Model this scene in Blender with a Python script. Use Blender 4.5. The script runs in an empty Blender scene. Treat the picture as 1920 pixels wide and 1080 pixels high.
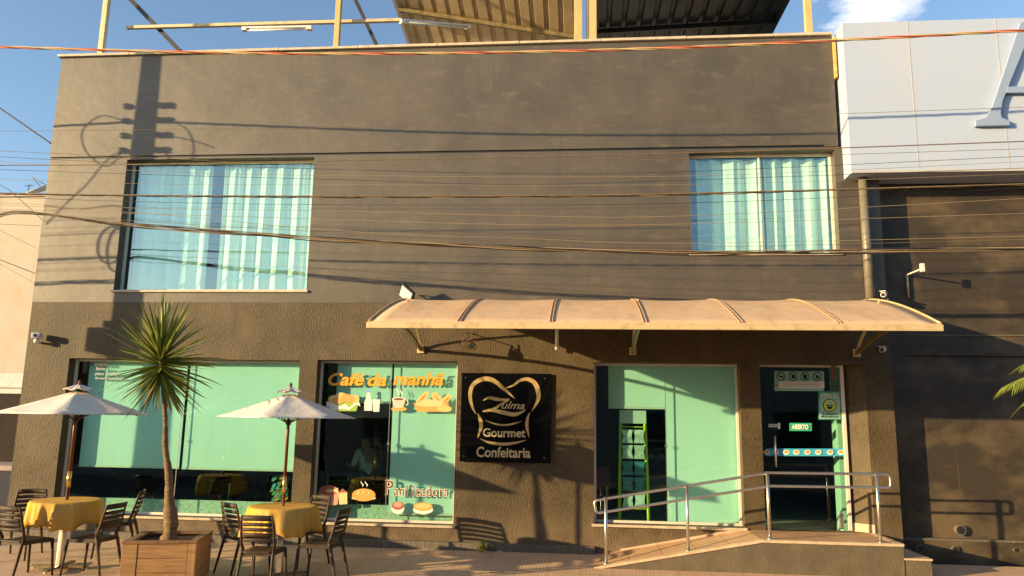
import bpy, bmesh, math, random
from mathutils import Vector, Matrix, Euler
random.seed(7)
R = math.radians
sc = bpy.context.scene
# ------------------------------------------------------------------ camera
CAMLOC = Vector((0, -11, 1.7))
YAW, PITCH, ROLL = 0.09147795, 0.16912292, 0.01591424
FPX = 1420.0
cam_d = bpy.data.cameras.new('camera'); cam = bpy.data.objects.new('camera', cam_d)
sc.collection.objects.link(cam); sc.camera = cam
CR = Matrix.Rotation(YAW, 3, 'Z') @ Matrix.Rotation(math.pi/2 + PITCH, 3, 'X') @ Matrix.Rotation(ROLL, 3, 'Z')
cam.matrix_world = Matrix.Translation(CAMLOC) @ CR.to_4x4()
cam_d.sensor_width = 36; cam_d.lens = FPX/1920*36; cam_d.clip_end = 500; cam_d.clip_start = .05
# ------------------------------------------------------------------ light
SUNV = Vector((1.85, 1.0, -0.37)).normalized()          # direction the sunlight travels
ELEV = math.asin(-SUNV.z)
w = bpy.data.worlds.new('World'); sc.world = w; w.use_nodes = True
nt = w.node_tree; bg = nt.nodes['Background']
sky = nt.nodes.new('ShaderNodeTexSky'); sky.sky_type = 'NISHITA'; sky.sun_disc = False
sky.sun_elevation = ELEV; sky.sun_rotation = math.atan2(-SUNV.x, -SUNV.y)
sky.air_density = 1.0; sky.dust_density = 1.0; sky.ozone_density = 1.8; sky.altitude = 600
bg.inputs['Strength'].default_value = .15
# a small cloud high on the right and thin veils elsewhere, on the sky itself
tc = nt.nodes.new('ShaderNodeTexCoord'); no = nt.nodes.new('ShaderNodeTexNoise')
mp = nt.nodes.new('ShaderNodeMapping'); mp.inputs['Scale'].default_value = (2.4, 2.4, 6.5)
no.inputs['Scale'].default_value = 5.5; no.inputs['Detail'].default_value = 9; no.inputs['Roughness'].default_value = .62
nt.links.new(tc.outputs['Generated'], mp.inputs[0]); nt.links.new(mp.outputs[0], no.inputs['Vector'])
vd = nt.nodes.new('ShaderNodeVectorMath'); vd.operation = 'DISTANCE'
dcl = (CR @ Vector(((1625-960)/FPX, (540-28)/FPX, -1))).normalized()
vd.inputs[1].default_value = (dcl.x, dcl.y, dcl.z*1.0)
nt.links.new(tc.outputs['Generated'], vd.inputs[0])
mr = nt.nodes.new('ShaderNodeMapRange'); mr.inputs[1].default_value = .01; mr.inputs[2].default_value = .085
mr.inputs[3].default_value = .62; mr.inputs[4].default_value = 0
nt.links.new(vd.outputs['Value'], mr.inputs[0])
ad = nt.nodes.new('ShaderNodeMath'); ad.operation = 'ADD'
nt.links.new(no.outputs['Fac'], ad.inputs[0]); nt.links.new(mr.outputs[0], ad.inputs[1])
r2 = nt.nodes.new('ShaderNodeMapRange'); r2.inputs[1].default_value = .78; r2.inputs[2].default_value = 1.05
nt.links.new(ad.outputs[0], r2.inputs[0])
mx = nt.nodes.new('ShaderNodeMix'); mx.data_type = 'RGBA'
nt.links.new(r2.outputs[0], mx.inputs['Factor']); nt.links.new(sky.outputs[0], mx.inputs['A'])
mx.inputs['B'].default_value = (4.2, 4.2, 4.4, 1)
nt.links.new(mx.outputs['Result'], bg.inputs['Color'])
sd = bpy.data.lights.new('sun', 'SUN'); sd.energy = 5.0; sd.angle = R(.5); sd.color = (1, .72, .37)
sun = bpy.data.objects.new('sun', sd); sc.collection.objects.link(sun)
sun.rotation_euler = SUNV.to_track_quat('-Z', 'Y').to_euler()
sc.view_settings.view_transform = 'Standard'; sc.view_settings.look = 'None'
sc.view_settings.exposure = .95; sc.view_settings.gamma = 1
try: sc.cycles.max_bounces = 8; sc.cycles.transparent_max_bounces = 12
except Exception: pass
# ------------------------------------------------------------------ helpers
def at(px, py, Y=0.0):
    d = CR @ Vector(((px-960)/FPX, (540-py)/FPX, -1)); return CAMLOC + d*((Y-CAMLOC.y)/d.y)
def atz(px, py, Z=0.0):
    d = CR @ Vector(((px-960)/FPX, (540-py)/FPX, -1)); return CAMLOC + d*((Z-CAMLOC.z)/d.z)
col = sc.collection
def tag(o, label=None, cat=None, group=None, kind=None):
    if label: o['label'] = label
    if cat: o['category'] = cat
    if group: o['group'] = group
    if kind: o['kind'] = kind
    return o
def empty(name, loc=(0, 0, 0), rz=0, **k):
    o = bpy.data.objects.new(name, None); col.objects.link(o); o.empty_display_size = .2
    o.location = loc; o.rotation_euler = (0, 0, rz); return tag(o, **k)
def copy_tree(o, parent=None):
    c = o.copy(); col.objects.link(c); c.parent = parent
    for ch in list(o.children): copy_tree(ch, c)
    return c
class MB:
    def __init__(s): s.b = bmesh.new()
    def box(s, x0, x1, y0, y1, z0, z1, rot=None):
        v = [Vector((x, y, z)) for x in (x0, x1) for y in (y0, y1) for z in (z0, z1)]
        if rot is not None: v = [rot @ p for p in v]
        v = [s.b.verts.new(p) for p in v]
        for f in ((0,1,3,2),(4,6,7,5),(0,4,5,1),(2,3,7,6),(0,2,6,4),(1,5,7,3)): s.b.faces.new([v[i] for i in f])
        return s
    def quad(s, *p):
        s.b.faces.new([s.b.verts.new(q) for q in p]); return s
    def tube(s, pts, r, seg=8, caps=True, close=False):
        pts = [Vector(p) for p in pts]; n = len(pts); rr = r if isinstance(r, (list, tuple)) else [r]*n
        rings = []; up = None
        for i, p in enumerate(pts):
            if close: t = pts[(i+1) % n]-pts[i-1]
            else: t = pts[min(i+1, n-1)]-pts[max(i-1, 0)]
            t.normalize()
            if up is None: up = t.orthogonal().normalized()
            else:
                up = up - t*up.dot(t); up.normalize()
            sd_ = t.cross(up)
            rings.append([s.b.verts.new(p+(up*math.cos(a)+sd_*math.sin(a))*rr[i]) for a in [2*math.pi*k/seg for k in range(seg)]])
        m = n if close else n-1
        for i in range(m):
            A, B = rings[i], rings[(i+1) % n]
            for k in range(seg):
                f = s.b.faces.new((A[k], A[(k+1) % seg], B[(k+1) % seg], B[k])); f.smooth = True
        if caps and not close:
            s.b.faces.new(rings[0][::-1]); s.b.faces.new(rings[-1])
        return s
    def bar(s, a, b, w, h, up=(0, 0, 1)):
        a, b = Vector(a), Vector(b); t = (b-a).normalized(); u = Vector(up); u = (u-t*u.dot(t)).normalized(); q = t.cross(u)
        vs = []
        for p in (a, b):
            for i, j in ((-1,-1),(1,-1),(1,1),(-1,1)): vs.append(s.b.verts.new(p+q*(i*w/2)+u*(j*h/2)))
        for f in ((0,1,2,3),(7,6,5,4),(0,4,5,1),(1,5,6,2),(2,6,7,3),(3,7,4,0)): s.b.faces.new([vs[i] for i in f])
        return s
    def lathe(s, c, prof, seg=20, smooth=True):
        c = Vector(c); rings = []
        for r, z in prof: rings.append([s.b.verts.new(c+Vector((r*math.cos(a), r*math.sin(a), z))) for a in [2*math.pi*k/seg for k in range(seg)]])
        for A, B in zip(rings, rings[1:]):
            for k in range(seg):
                f = s.b.faces.new((A[k], A[(k+1) % seg], B[(k+1) % seg], B[k])); f.smooth = smooth
        s.b.faces.new(rings[0][::-1]); s.b.faces.new(rings[-1]); return s
    def ext(s, pts, d):                                   # polygon extruded along vector d
        pts = [Vector(p) for p in pts]; d = Vector(d)
        a = [s.b.verts.new(p) for p in pts]; b = [s.b.verts.new(p+d) for p in pts]
        s.b.faces.new(a); s.b.faces.new(b[::-1])
        n = len(a)
        for i in range(n): s.b.faces.new((a[i], b[i], b[(i+1) % n], a[(i+1) % n]))
        return s
    def build(s, name, mat, parent=None, bevel=0, **k):
        bmesh.ops.recalc_face_normals(s.b, faces=s.b.faces)
        me = bpy.data.meshes.new(name); s.b.to_mesh(me); s.b.free()
        o = bpy.data.objects.new(name, me); col.objects.link(o); o.parent = parent
        if mat: me.materials.append(mat)
        if bevel:
            m = o.modifiers.new('bevel', 'BEVEL'); m.width = bevel; m.segments = 2; m.limit_method = 'ANGLE'
        return tag(o, **k)
# ------------------------------------------------------------------ materials
M = {}
def pmat(name, c, rough=.6, metal=0, spec=.5, emit=None):
    m = bpy.data.materials.new(name); m.use_nodes = True; b = m.node_tree.nodes['Principled BSDF']
    b.inputs['Base Color'].default_value = (*c, 1); b.inputs['Roughness'].default_value = rough
    b.inputs['Metallic'].default_value = metal; b.inputs['Specular IOR Level'].default_value = spec
    M[name] = m; return m
def vary(m, scale=(1,1,1), nscale=4, amt=.25, c2=None, detail=6, bump=0, bscale=None, bdist=.01, lo=.35, hi=.65, rough_amt=0, coord='Object'):
    n = m.node_tree; N = n.nodes; L = n.links; b = N['Principled BSDF']; base = tuple(b.inputs['Base Color'].default_value)
    t = N.new('ShaderNodeTexCoord'); mp = N.new('ShaderNodeMapping'); mp.inputs['Scale'].default_value = scale
    L.new(t.outputs[coord], mp.inputs[0])
    no = N.new('ShaderNodeTexNoise'); no.inputs['Scale'].default_value = nscale; no.inputs['Detail'].default_value = detail; no.inputs['Roughness'].default_value = .6
    L.new(mp.outputs[0], no.inputs['Vector'])
    r = N.new('ShaderNodeMapRange'); r.inputs[1].default_value = lo; r.inputs[2].default_value = hi; L.new(no.outputs['Fac'], r.inputs[0])
    x = N.new('ShaderNodeMix'); x.data_type = 'RGBA'; L.new(r.outputs[0], x.inputs['Factor'])
    x.inputs['A'].default_value = base
    x.inputs['B'].default_value = (*c2, 1) if c2 else tuple([v*(1-amt) for v in base[:3]]+[1])
    prev = b.inputs['Base Color'].links
    if prev: L.new(prev[0].from_socket, x.inputs['A'])
    L.new(x.outputs['Result'], b.inputs['Base Color'])
    if rough_amt:
        q = N.new('ShaderNodeMapRange'); q.inputs[3].default_value = b.inputs['Roughness'].default_value; q.inputs[4].default_value = b.inputs['Roughness'].default_value+rough_amt
        L.new(no.outputs['Fac'], q.inputs[0]); L.new(q.outputs[0], b.inputs['Roughness'])
    if bump:
        bm_ = N.new('ShaderNodeBump'); bm_.inputs['Strength'].default_value = bump; bm_.inputs['Distance'].default_value = bdist
        if bscale:
            mp2 = N.new('ShaderNodeMapping'); mp2.inputs['Scale'].default_value = bscale[0]; L.new(t.outputs[coord], mp2.inputs[0])
            n2 = N.new('ShaderNodeTexNoise'); n2.inputs['Scale'].default_value = bscale[1]; n2.inputs['Detail'].default_value = bscale[2]
            L.new(mp2.outputs[0], n2.inputs['Vector']); L.new(n2.outputs['Fac'], bm_.inputs['Height'])
        else: L.new(no.outputs['Fac'], bm_.inputs['Height'])
        if b.inputs['Normal'].links: L.new(b.inputs['Normal'].links[0].from_socket, bm_.inputs['Normal'])
        L.new(bm_.outputs[0], b.inputs['Normal'])
    return m
def base_dirt(m, c, z0, z1):
    '''splash dirt creeping up from the ground, ragged by noise (object z)'''
    n = m.node_tree; N = n.nodes; L = n.links; b = N['Principled BSDF']
    t = N.new('ShaderNodeTexCoord'); sx = N.new('ShaderNodeSeparateXYZ'); L.new(t.outputs['Object'], sx.inputs[0])
    no = N.new('ShaderNodeTexNoise'); no.inputs['Scale'].default_value = 5; no.inputs['Detail'].default_value = 9; L.new(t.outputs['Object'], no.inputs['Vector'])
    a = N.new('ShaderNodeMapRange'); a.inputs[1].default_value = z0; a.inputs[2].default_value = z1; a.inputs[3].default_value = 1; a.inputs[4].default_value = 0; L.new(sx.outputs[2], a.inputs[0])
    mu = N.new('ShaderNodeMath'); mu.operation = 'MULTIPLY'; L.new(a.outputs[0], mu.inputs[0]); L.new(no.outputs['Fac'], mu.inputs[1])
    q = N.new('ShaderNodeMapRange'); q.inputs[1].default_value = .12; q.inputs[2].default_value = .6; q.inputs[4].default_value = .8; L.new(mu.outputs[0], q.inputs[0])
    x = N.new('ShaderNodeMix'); x.data_type = 'RGBA'; L.new(q.outputs[0], x.inputs['Factor']); L.new(b.inputs['Base Color'].links[0].from_socket, x.inputs['A']); x.inputs['B'].default_value = (*c, 1)
    L.new(x.outputs['Result'], b.inputs['Base Color'])
# painted facade: satin taupe paint, trowel marks, faint dust blotches
m = pmat('wall_paint', (.062, .050, .033), .48, spec=.7)
m.node_tree.nodes['Principled BSDF'].inputs['Coat Weight'].default_value = .22; m.node_tree.nodes['Principled BSDF'].inputs['Coat Roughness'].default_value = .50; m.node_tree.nodes['Principled BSDF'].inputs['Coat IOR'].default_value = 1.6
vary(m, (1,1,1), 1.1, c2=(.088, .071, .046), detail=10, lo=.38, hi=.62, rough_amt=.12)
vary(m, (1,1,2.2), 3.2, c2=(.140, .105, .062), detail=10, lo=.54, hi=.80)
vary(m, (5,1,.35), 2.2, c2=(.050, .042, .029), detail=8, lo=.54, hi=.85, bump=.4, bscale=((1,1,1.3), 1.7, 6), bdist=.035)
vary(m, (1,1,1), 130, c2=(.052, .044, .032), detail=2, lo=.5, hi=.9, bump=.22, bscale=((1,1,1), 40, 6), bdist=.005)
m = pmat('wall_rough', (.092, .068, .034), .6, spec=.28)
vary(m, (1,1,.33), 52, c2=(.046, .033, .017), detail=5, lo=.42, hi=.66, bump=.8, bscale=((1,1,.28), 66, 6), bdist=.011)
vary(m, (1,1,1), 1.4, c2=(.125, .094, .050), detail=9, lo=.42, hi=.72)
vary(m, (2.5,1,.5), 1.1, c2=(.058, .044, .025), detail=9, lo=.50, hi=.80)
base_dirt(m, (.20, .14, .085), .05, .75)
m = pmat('wall_neighbour', (.042, .033, .022), .55, spec=.45)
vary(m, (1,1,1.6), .9, c2=(.135, .098, .055), detail=10, lo=.46, hi=.66)
vary(m, (12,1,.12), 3.0, c2=(.20, .155, .09), detail=5, lo=.66, hi=.84, bump=.3, bscale=((1,1,1), 30, 6), bdist=.01)
m = pmat('plinth', (.17, .145, .105), .75); vary(m, (8,8,1), 5, c2=(.10, .085, .06), bump=.5, bscale=((1,1,.3), 40, 5), bdist=.012)
vary(m, (9,1,.25), 1.6, c2=(.34, .27, .17), lo=.62, hi=.80)
m = pmat('stone_cap', (.62, .52, .38), .6); vary(m, (1,1,1), 9, amt=.3)
m = pmat('cream', (.46, .41, .34), .8); vary(m, (1,1,1), .9, c2=(.46, .36, .25), detail=9, lo=.42, hi=.72, bump=.3, bscale=((1,1,1), 8, 6), bdist=.02)
vary(m, (4,4,.4), 1.2, c2=(.32, .26, .19), detail=8, lo=.58, hi=.85)
m = pmat('shaded_gate', (.028, .019, .014), .8, spec=.2); vary(m, (1,1,1), 3, amt=.4)  # near-black colour holds both the gate and the street shade over it
m = pmat('whitewash', (.62, .60, .56), .8); vary(m, (1,1,1), 2, amt=.2)
m = pmat('yellow_paint', (.58, .42, .18), .5); vary(m, (1,1,.5), 6, c2=(.38, .29, .13), detail=8, lo=.5, hi=.75)
m = pmat('yellow_foam', (.60, .42, .12), .8); vary(m, (1,1,1), 14, amt=.3, bump=1, bdist=.02)
m = pmat('grey_steel', (.055, .055, .05), .45, .3); vary(m, (1,1,1), 5, amt=.3)
m = pmat('tan_sheet', (.66, .52, .30), .45, .1); vary(m, (1,1,1), 2.5, c2=(.5, .37, .2), detail=7)
m = pmat('dark_sheet', (.06, .07, .072), .32, .3); vary(m, (1,1,1), 2, amt=.4)
m = pmat('white_panel', (.40, .48, .63), .35, spec=.5); vary(m, (1,1,.5), 1.6, c2=(.45, .49, .57), detail=7, lo=.45, hi=.8); vary(m, (14,1,.15), 2, c2=(.42, .39, .36), lo=.68, hi=.9)
m = pmat('letter_blue', (.26, .34, .50), .35)
m = pmat('panel_joint', (.46, .44, .43), .6)
m = pmat('awning_cloth', (.60, .40, .235), .75, spec=.25); vary(m, (1,1,1), 1.6, c2=(.66, .46, .29), detail=8, lo=.35, hi=.7); vary(m, (7,1,1), 1.1, c2=(.50, .33, .19), detail=8, lo=.52, hi=.8); vary(m, (1,2,1), 6, c2=(.44, .29, .17), detail=9, lo=.54, hi=.85, bump=.3, bscale=((1,1,1), 2.5, 3), bdist=.05)
m = pmat('awning_frame', (.66, .50, .27), .5, .2); vary(m, (1,1,1), 9, c2=(.42, .28, .14), detail=8, lo=.52, hi=.75)
m = pmat('bronze_bar', (.34, .27, .13), .42, .5); vary(m, (1,1,1), 10, amt=.4)
m = pmat('awning_rib', (.46, .30, .18), .6)
m = pmat('alu', (.74, .68, .58), .32, .75); vary(m, (1,1,1), 12, amt=.15)
m = pmat('alu_white', (.82, .74, .62), .4, .15)
m = pmat('steel', (.72, .70, .66), .26, .95); vary(m, (1,1,1), 20, amt=.2, rough_amt=.15)
m = pmat('ramp_tile', (.60, .36, .20), .6); vary(m, (1,1,1), 4, c2=(.50, .30, .17), detail=7)
m = pmat('ramp_edge', (.66, .50, .34), .75); vary(m, (1,1,1), 8, c2=(.46, .34, .22), detail=8)
m = pmat('ramp_side', (.135, .108, .068), .8)
vary(m, (1,1,.8), 3.0, c2=(.085, .070, .046), detail=9, lo=.4, hi=.7, bump=.5, bscale=((1,1,.6), 40, 5), bdist=.010)
vary(m, (3.2,1,.25), 1.7, c2=(.24, .19, .12), detail=9, lo=.62, hi=.78)
m = pmat('grout', (.26, .15, .08), .9)
m = pmat('plastic_brown', (.042, .026, .014), .50, spec=.28); vary(m, (1,1,1), 6, c2=(.070, .048, .028), rough_amt=.15)
m = pmat('cloth_gold', (.62, .39, .125), .85, spec=.15); vary(m, (1,1,1), 5, c2=(.70, .38, .03), bump=.2, bscale=((1,1,1), 9, 4), bdist=.02)
m = pmat('canvas', (.86, .76, .66), .9, spec=.1); vary(m, (1,1,1), 5, amt=.08, bump=.25, bscale=((1,1,1), 7, 4), bdist=.03)
m = pmat('pole_wood', (.20, .055, .022), .4); vary(m, (8,8,1), 6, amt=.4)
m = pmat('brass', (.85, .60, .22), .25, .9)
m = pmat('chrome', (.80, .78, .74), .18, 1.0)
m = pmat('planter_wood', (.46, .26, .105), .6); vary(m, (1.5,1.5,14), 3, c2=(.30, .16, .06), detail=8, bump=.25, bdist=.008)
m = pmat('planter_rim', (.30, .15, .06), .7); vary(m, (3,3,3), 5, amt=.4)
m = pmat('soil', (.05, .03, .018), .95); vary(m, (1,1,1), 30, amt=.5, bump=1, bdist=.03)
m = pmat('trunk', (.30, .185, .085), .9); vary(m, (2,2,14), 4, c2=(.16, .10, .055), detail=7, bump=1, bdist=.03)
m = pmat('leaf', (.105, .145, .014), .34, spec=.6); vary(m, (1,1,1), 6, c2=(.24, .25, .035), detail=4)
m.node_tree.nodes['Principled BSDF'].inputs['Transmission Weight'].default_value = 0
m = pmat('leaf_dry', (.18, .15, .05), .6)
m = pmat('palm_leaf', (.14, .20, .02), .42); vary(m, (1,1,1), 6, c2=(.22, .26, .04))
m = pmat('gloss_black', (.004, .004, .004), .06, spec=.35)
m = pmat('gold', (.78, .58, .27), .3, .35); vary(m, (1,1,1), 7, c2=(.58, .40, .15), detail=3)
m = pmat('gold_flat', (.66, .52, .28), .4, .2)
m = pmat('white_plastic', (.75, .73, .68), .4)
m = pmat('black_metal', (.02, .02, .02), .45)
m = pmat('lamp_glass', (.80, .78, .62), .12, spec=.8)
m = pmat('rust', (.28, .14, .07), .8); vary(m, (1,1,1), 20, amt=.5)
m = pmat('downpipe', (.19, .165, .12), .38, spec=.6); vary(m, (1,1,1), 5, amt=.2)
m = pmat('blind', (.80, .86, .84), .9, spec=.1); vary(m, (.6,1,.25), 2.0, c2=(.70, .79, .77), detail=5, lo=.4, hi=.75, bump=.12, bscale=((1.5,1,.12), 2.0, 4), bdist=.06)
m = pmat('curtain', (.86, .90, .80), .9, spec=.1)
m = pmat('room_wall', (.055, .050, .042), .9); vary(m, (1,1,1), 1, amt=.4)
m = pmat('room_upper', (.30, .30, .30), .9)
m = pmat('room_floor', (.88, .88, .82), .35); vary(m, (1,1,1), 35, c2=(.50, .50, .45), detail=3, lo=.45, hi=.6)
m = pmat('granite', (.62, .66, .54), .5); vary(m, (1,1,1), 34, c2=(.40, .44, .34), detail=4, lo=.48, hi=.62)
m = pmat('wire_black', (.03, .027, .024), .55)
m = pmat('wire_brown', (.11, .075, .042), .6); vary(m, (6,1,1), 9, c2=(.24, .17, .09))
m = pmat('wire_tan', (.32, .24, .14), .6)
m = pmat('cable_red', (.52, .10, .06), .55)
m = pmat('cable_orange', (.66, .34, .17), .55)
m = pmat('cable_olive', (.46, .42, .20), .55)
m = pmat('concrete', (.33, .31, .28), .85); vary(m, (1,1,1), 8, amt=.3, bump=.4, bdist=.01)
m = pmat('ceramic', (.22, .12, .08), .25)
m = pmat('display_frame', (.66, .74, .02), .4)
m = pmat('pack_a', (.80, .84, .74), .35); vary(m, (1,1,1), 22, c2=(.42, .50, .42))
m = pmat('pack_b', (.08, .30, .32), .35); vary(m, (1,1,1), 30, amt=.5)
m = pmat('asphalt', (.055, .053, .052), .9); vary(m, (1,1,1), 60, amt=.4, bump=.5, bdist=.01)
m = pmat('pale_kerb', (.42, .33, .27), .8); vary(m, (1,1,1), 4, amt=.3)
m = pmat('hill_dark', (.05, .06, .03), .95)
m = pmat('red_box', (.30, .02, .02), .5)
for n_, c_ in dict(d_yellow=(.86,.44,.02), d_orange=(.75,.26,.01), d_white=(.85,.82,.74), d_bread=(.72,.38,.10), d_bread2=(.84,.55,.20), d_green=(.30,.52,.06),
                   d_brown=(.20,.08,.03), d_pink=(.72,.36,.26), d_cake=(.82,.62,.30), d_choc=(.42,.12,.08), d_cup=(.66,.60,.48), d_cyan=(.05,.42,.60), d_blue=(.20,.42,.80),
                   d_sign=(.28,.56,.47), d_signdk=(.03,.20,.15), d_lime=(.62,.66,.05), d_black=(.012,.012,.012), d_greensign=(.03,.42,.22), d_paper=(.70,.72,.66), d_grey=(.30,.33,.30)).items():
    pmat(n_, c_, .5)
def glass(name, tint, rough=.015, refl=1.0, fres=1.5):
    m = bpy.data.materials.new(name); m.use_nodes = True; n = m.node_tree; N = n.nodes; N.remove(N['Principled BSDF'])
    t = N.new('ShaderNodeBsdfTransparent'); t.inputs[0].default_value = (*tint, 1)
    g = N.new('ShaderNodeBsdfGlossy'); g.inputs['Roughness'].default_value = rough; g.inputs[0].default_value = (.82*refl, refl, .96*refl, 1)
    lw = N.new('ShaderNodeLayerWeight'); lw.inputs[0].default_value = .5
    pw = N.new('ShaderNodeMath'); pw.operation = 'POWER'; n.links.new(lw.outputs['Facing'], pw.inputs[0]); pw.inputs[1].default_value = 4.0
    f = N.new('ShaderNodeMapRange'); n.links.new(pw.outputs[0], f.inputs[0]); f.inputs[3].default_value = fres; f.inputs[4].default_value = 1.0
    # float glass is never quite flat
    no = N.new('ShaderNodeTexNoise'); no.inputs['Scale'].default_value = 1.6; no.inputs['Detail'].default_value = 1
    tcn = N.new('ShaderNodeTexCoord'); n.links.new(tcn.outputs['Object'], no.inputs['Vector'])
    bp = N.new('ShaderNodeBump'); bp.inputs['Strength'].default_value = .12; bp.inputs['Distance'].default_value = .03
    n.links.new(no.outputs['Fac'], bp.inputs['Height']); n.links.new(bp.outputs[0], g.inputs['Normal'])
    x = N.new('ShaderNodeMixShader'); n.links.new(f.outputs[0], x.inputs[0]); n.links.new(t.outputs[0], x.inputs[1]); n.links.new(g.outputs[0], x.inputs[2])
    n.links.new(x.outputs[0], N['Material Output'].inputs[0]); M[name] = m; return m
glass('green_glass', (.62, .90, .80), fres=.11)
glass('blue_glass', (.74, .95, .88), fres=.27)
glass('door_glass', (.50, .76, .62), fres=.09)
# sidewalk tiles with ribbed concentric pattern
def tile_material():
    m = pmat('sidewalk_tile', (.40, .25, .15), .75); n = m.node_tree; N = n.nodes; L = n.links; b = N['Principled BSDF']
    g = N.new('ShaderNodeTexCoord'); sx = N.new('ShaderNodeSeparateXYZ'); L.new(g.outputs['Object'], sx.inputs[0])
    def mth(op, a, b_=None, c=None):
        q = N.new('ShaderNodeMath'); q.operation = op
        for i, v in enumerate((a, b_, c)):
            if v is None: continue
            if isinstance(v, (int, float)): q.inputs[i].default_value = v
            else: L.new(v, q.inputs[i])
        return q.outputs[0]
    S = .40
    fx = mth('FRACT', mth('DIVIDE', mth('ADD', sx.outputs[0], 100.0), S)); fy = mth('FRACT', mth('DIVIDE', mth('ADD', sx.outputs[1], 100.0), S))
    dx = mth('ABSOLUTE', mth('SUBTRACT', fx, .5)); dy = mth('ABSOLUTE', mth('SUBTRACT', fy, .5))
    d = mth('MAXIMUM', dx, dy)
    rib = mth('SINE', mth('MULTIPLY', d, 62.0)); ribs = mth('GREATER_THAN', rib, .25)
    joint = mth('GREATER_THAN', d, .487)
    dark = mth('MAXIMUM', mth('MULTIPLY', ribs, .55), joint)
    no = N.new('ShaderNodeTexNoise'); no.inputs['Scale'].default_value = 2.2; no.inputs['Detail'].default_value = 8; L.new(g.outputs['Object'], no.inputs['Vector'])
    a = N.new('ShaderNodeMix'); a.data_type = 'RGBA'; L.new(no.outputs['Fac'], a.inputs['Factor'])
    a.inputs['A'].default_value = (.58, .38, .23, 1); a.inputs['B'].default_value = (.82, .56, .35, 1)
    x = N.new('ShaderNodeMix'); x.data_type = 'RGBA'; L.new(mth('MULTIPLY', dark, .7), x.inputs['Factor']); L.new(a.outputs['Result'], x.inputs['A']); x.inputs['B'].default_value = (.22, .13, .08, 1)
    L.new(x.outputs['Result'], b.inputs['Base Color'])
    bp = N.new('ShaderNodeBump'); bp.inputs['Strength'].default_value = .8; bp.inputs['Distance'].default_value = .006; bp.invert = True
    L.new(dark, bp.inputs['Height']); L.new(bp.outputs[0], b.inputs['Normal'])
tile_material()
# ------------------------------------------------------------------ setting
def sheet(name, x0, x1, y0, y1, z0, z1, mat, kind='structure'):        # z0 at y0, z1 at y1
    b = MB(); b.quad((x0,y0,z0),(x1,y0,z0),(x1,y1,z1),(x0,y1,z1)); return b.build(name, M[mat], kind=kind)
sheet('ground', -250, 250, -250, 250, -.50, -.50, 'asphalt')
sheet('road', -120, 120, -13.5, -4.3, -.46, -.46, 'asphalt')
b = MB(); b.ext([(-9.6, 0, -.135), (-9.6, -4.15, -.285), (-9.6, -4.15, -.49), (-9.6, 0, -.49)], (40, 0, 0)); b.build('sidewalk', M['sidewalk_tile'], kind='structure')
b = MB(); b.box(-9.6, 30, -4.3, -4.152, -.49, -.275); b.build('kerb', M['pale_kerb'], bevel=.02, kind='structure')
b = MB(); b.box(-9.6, -8.58, .004, 12, -.49, -.14); b.build('side_sidewalk', M['sidewalk_tile'], kind='structure')
sheet('side_road', -60, -9.6, -4.3, 13.2, -.30, -.30, 'asphalt')
b = MB(); b.box(-60, -9.7, 13.2, 15, -.49, -.15); b.build('far_sidewalk', M['pale_kerb'], kind='structure')
b = MB(); b.box(-80, 80, -17, -13.5, -.49, -.30); b.build('opposite_sidewalk', M['pale_kerb'], kind='structure')
# ------------------------------------------------------------------ the cafe building
cafe = empty('cafe_building', (-2.1, 0, -.15), label='two storey dark taupe cafe building with green glass shopfront windows and a flat parapet', cat='building')
cafe_off = Vector((2.1, 0, .15))
def P(mb, name, mat, parent=None, bevel=0, **k):     # part of the cafe (mesh made in world coordinates)
    o = mb.build(name, M[mat], parent or cafe, bevel, **k)
    o.data.transform(Matrix.Translation(-root_loc(o.parent))); return o
def root_loc(o):
    v = Vector((0, 0, 0))
    while o: v = v+Vector(o.location); o = o.parent
    return v
REV = .20
def facade(x0, x1, z0, z1, ops, y=0.0, rev=REV):
    xs = sorted({x0, x1, *[v for o in ops for v in o[:2]]}); zs = sorted({z0, z1, *[v for o in ops for v in o[2:4]]})
    def ins(x, z): return any(o[0] < x < o[1] and o[2] < z < o[3] for o in ops)
    b = MB(); vs = {}
    def V_(x, z):
        k = (x, z)
        if k not in vs: vs[k] = b.b.verts.new((x, y, z))
        return vs[k]
    for i in range(len(xs)-1):
        for j in range(len(zs)-1):
            if not ins((xs[i]+xs[i+1])/2, (zs[j]+zs[j+1])/2): b.b.faces.new((V_(xs[i],zs[j]), V_(xs[i+1],zs[j]), V_(xs[i+1],zs[j+1]), V_(xs[i],zs[j+1])))
    for o in ops:
        a, c, d, e = o[:4]; Y2 = y+rev
        b.quad((a,y,d),(a,Y2,d),(a,Y2,e),(a,y,e)); b.quad((c,y,d),(c,y,e),(c,Y2,e),(c,Y2,d))
        b.quad((a,y,e),(a,Y2,e),(c,Y2,e),(c,y,e)); b.quad((a,y,d),(c,y,d),(c,Y2,d),(a,Y2,d))
    return b
XL, XR, XT = -8.54, 4.31, 3.77
LW = [(-7.82, -4.17, .19, 2.49), (-3.90, -1.79, .18, 2.50), (.19, 2.24, .26, 2.50)]
UW = [(-7.22, -4.14, 3.55, 5.665), (1.61, 3.71, 4.10, 5.65)]
DOOR = (2.52, 3.95, .235, 2.50)
P(facade(XL, XR, -.3, 3.36, LW+[DOOR]), 'lower_wall', 'wall_rough')
P(facade(XL, XR, 3.36, 5.69, UW, y=-.004), 'upper_wall', 'wall_paint')
P(facade(XL, XT, 5.725, 7.44, [], y=-.012), 'parapet_wall', 'wall_paint')
b = MB(); b.box(XL+.01, XT, .012, .05, 5.685, 5.73); P(b, 'groove_shadow', 'black_metal')  # recessed strip coloured black to paint the shadow line in the groove
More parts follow.
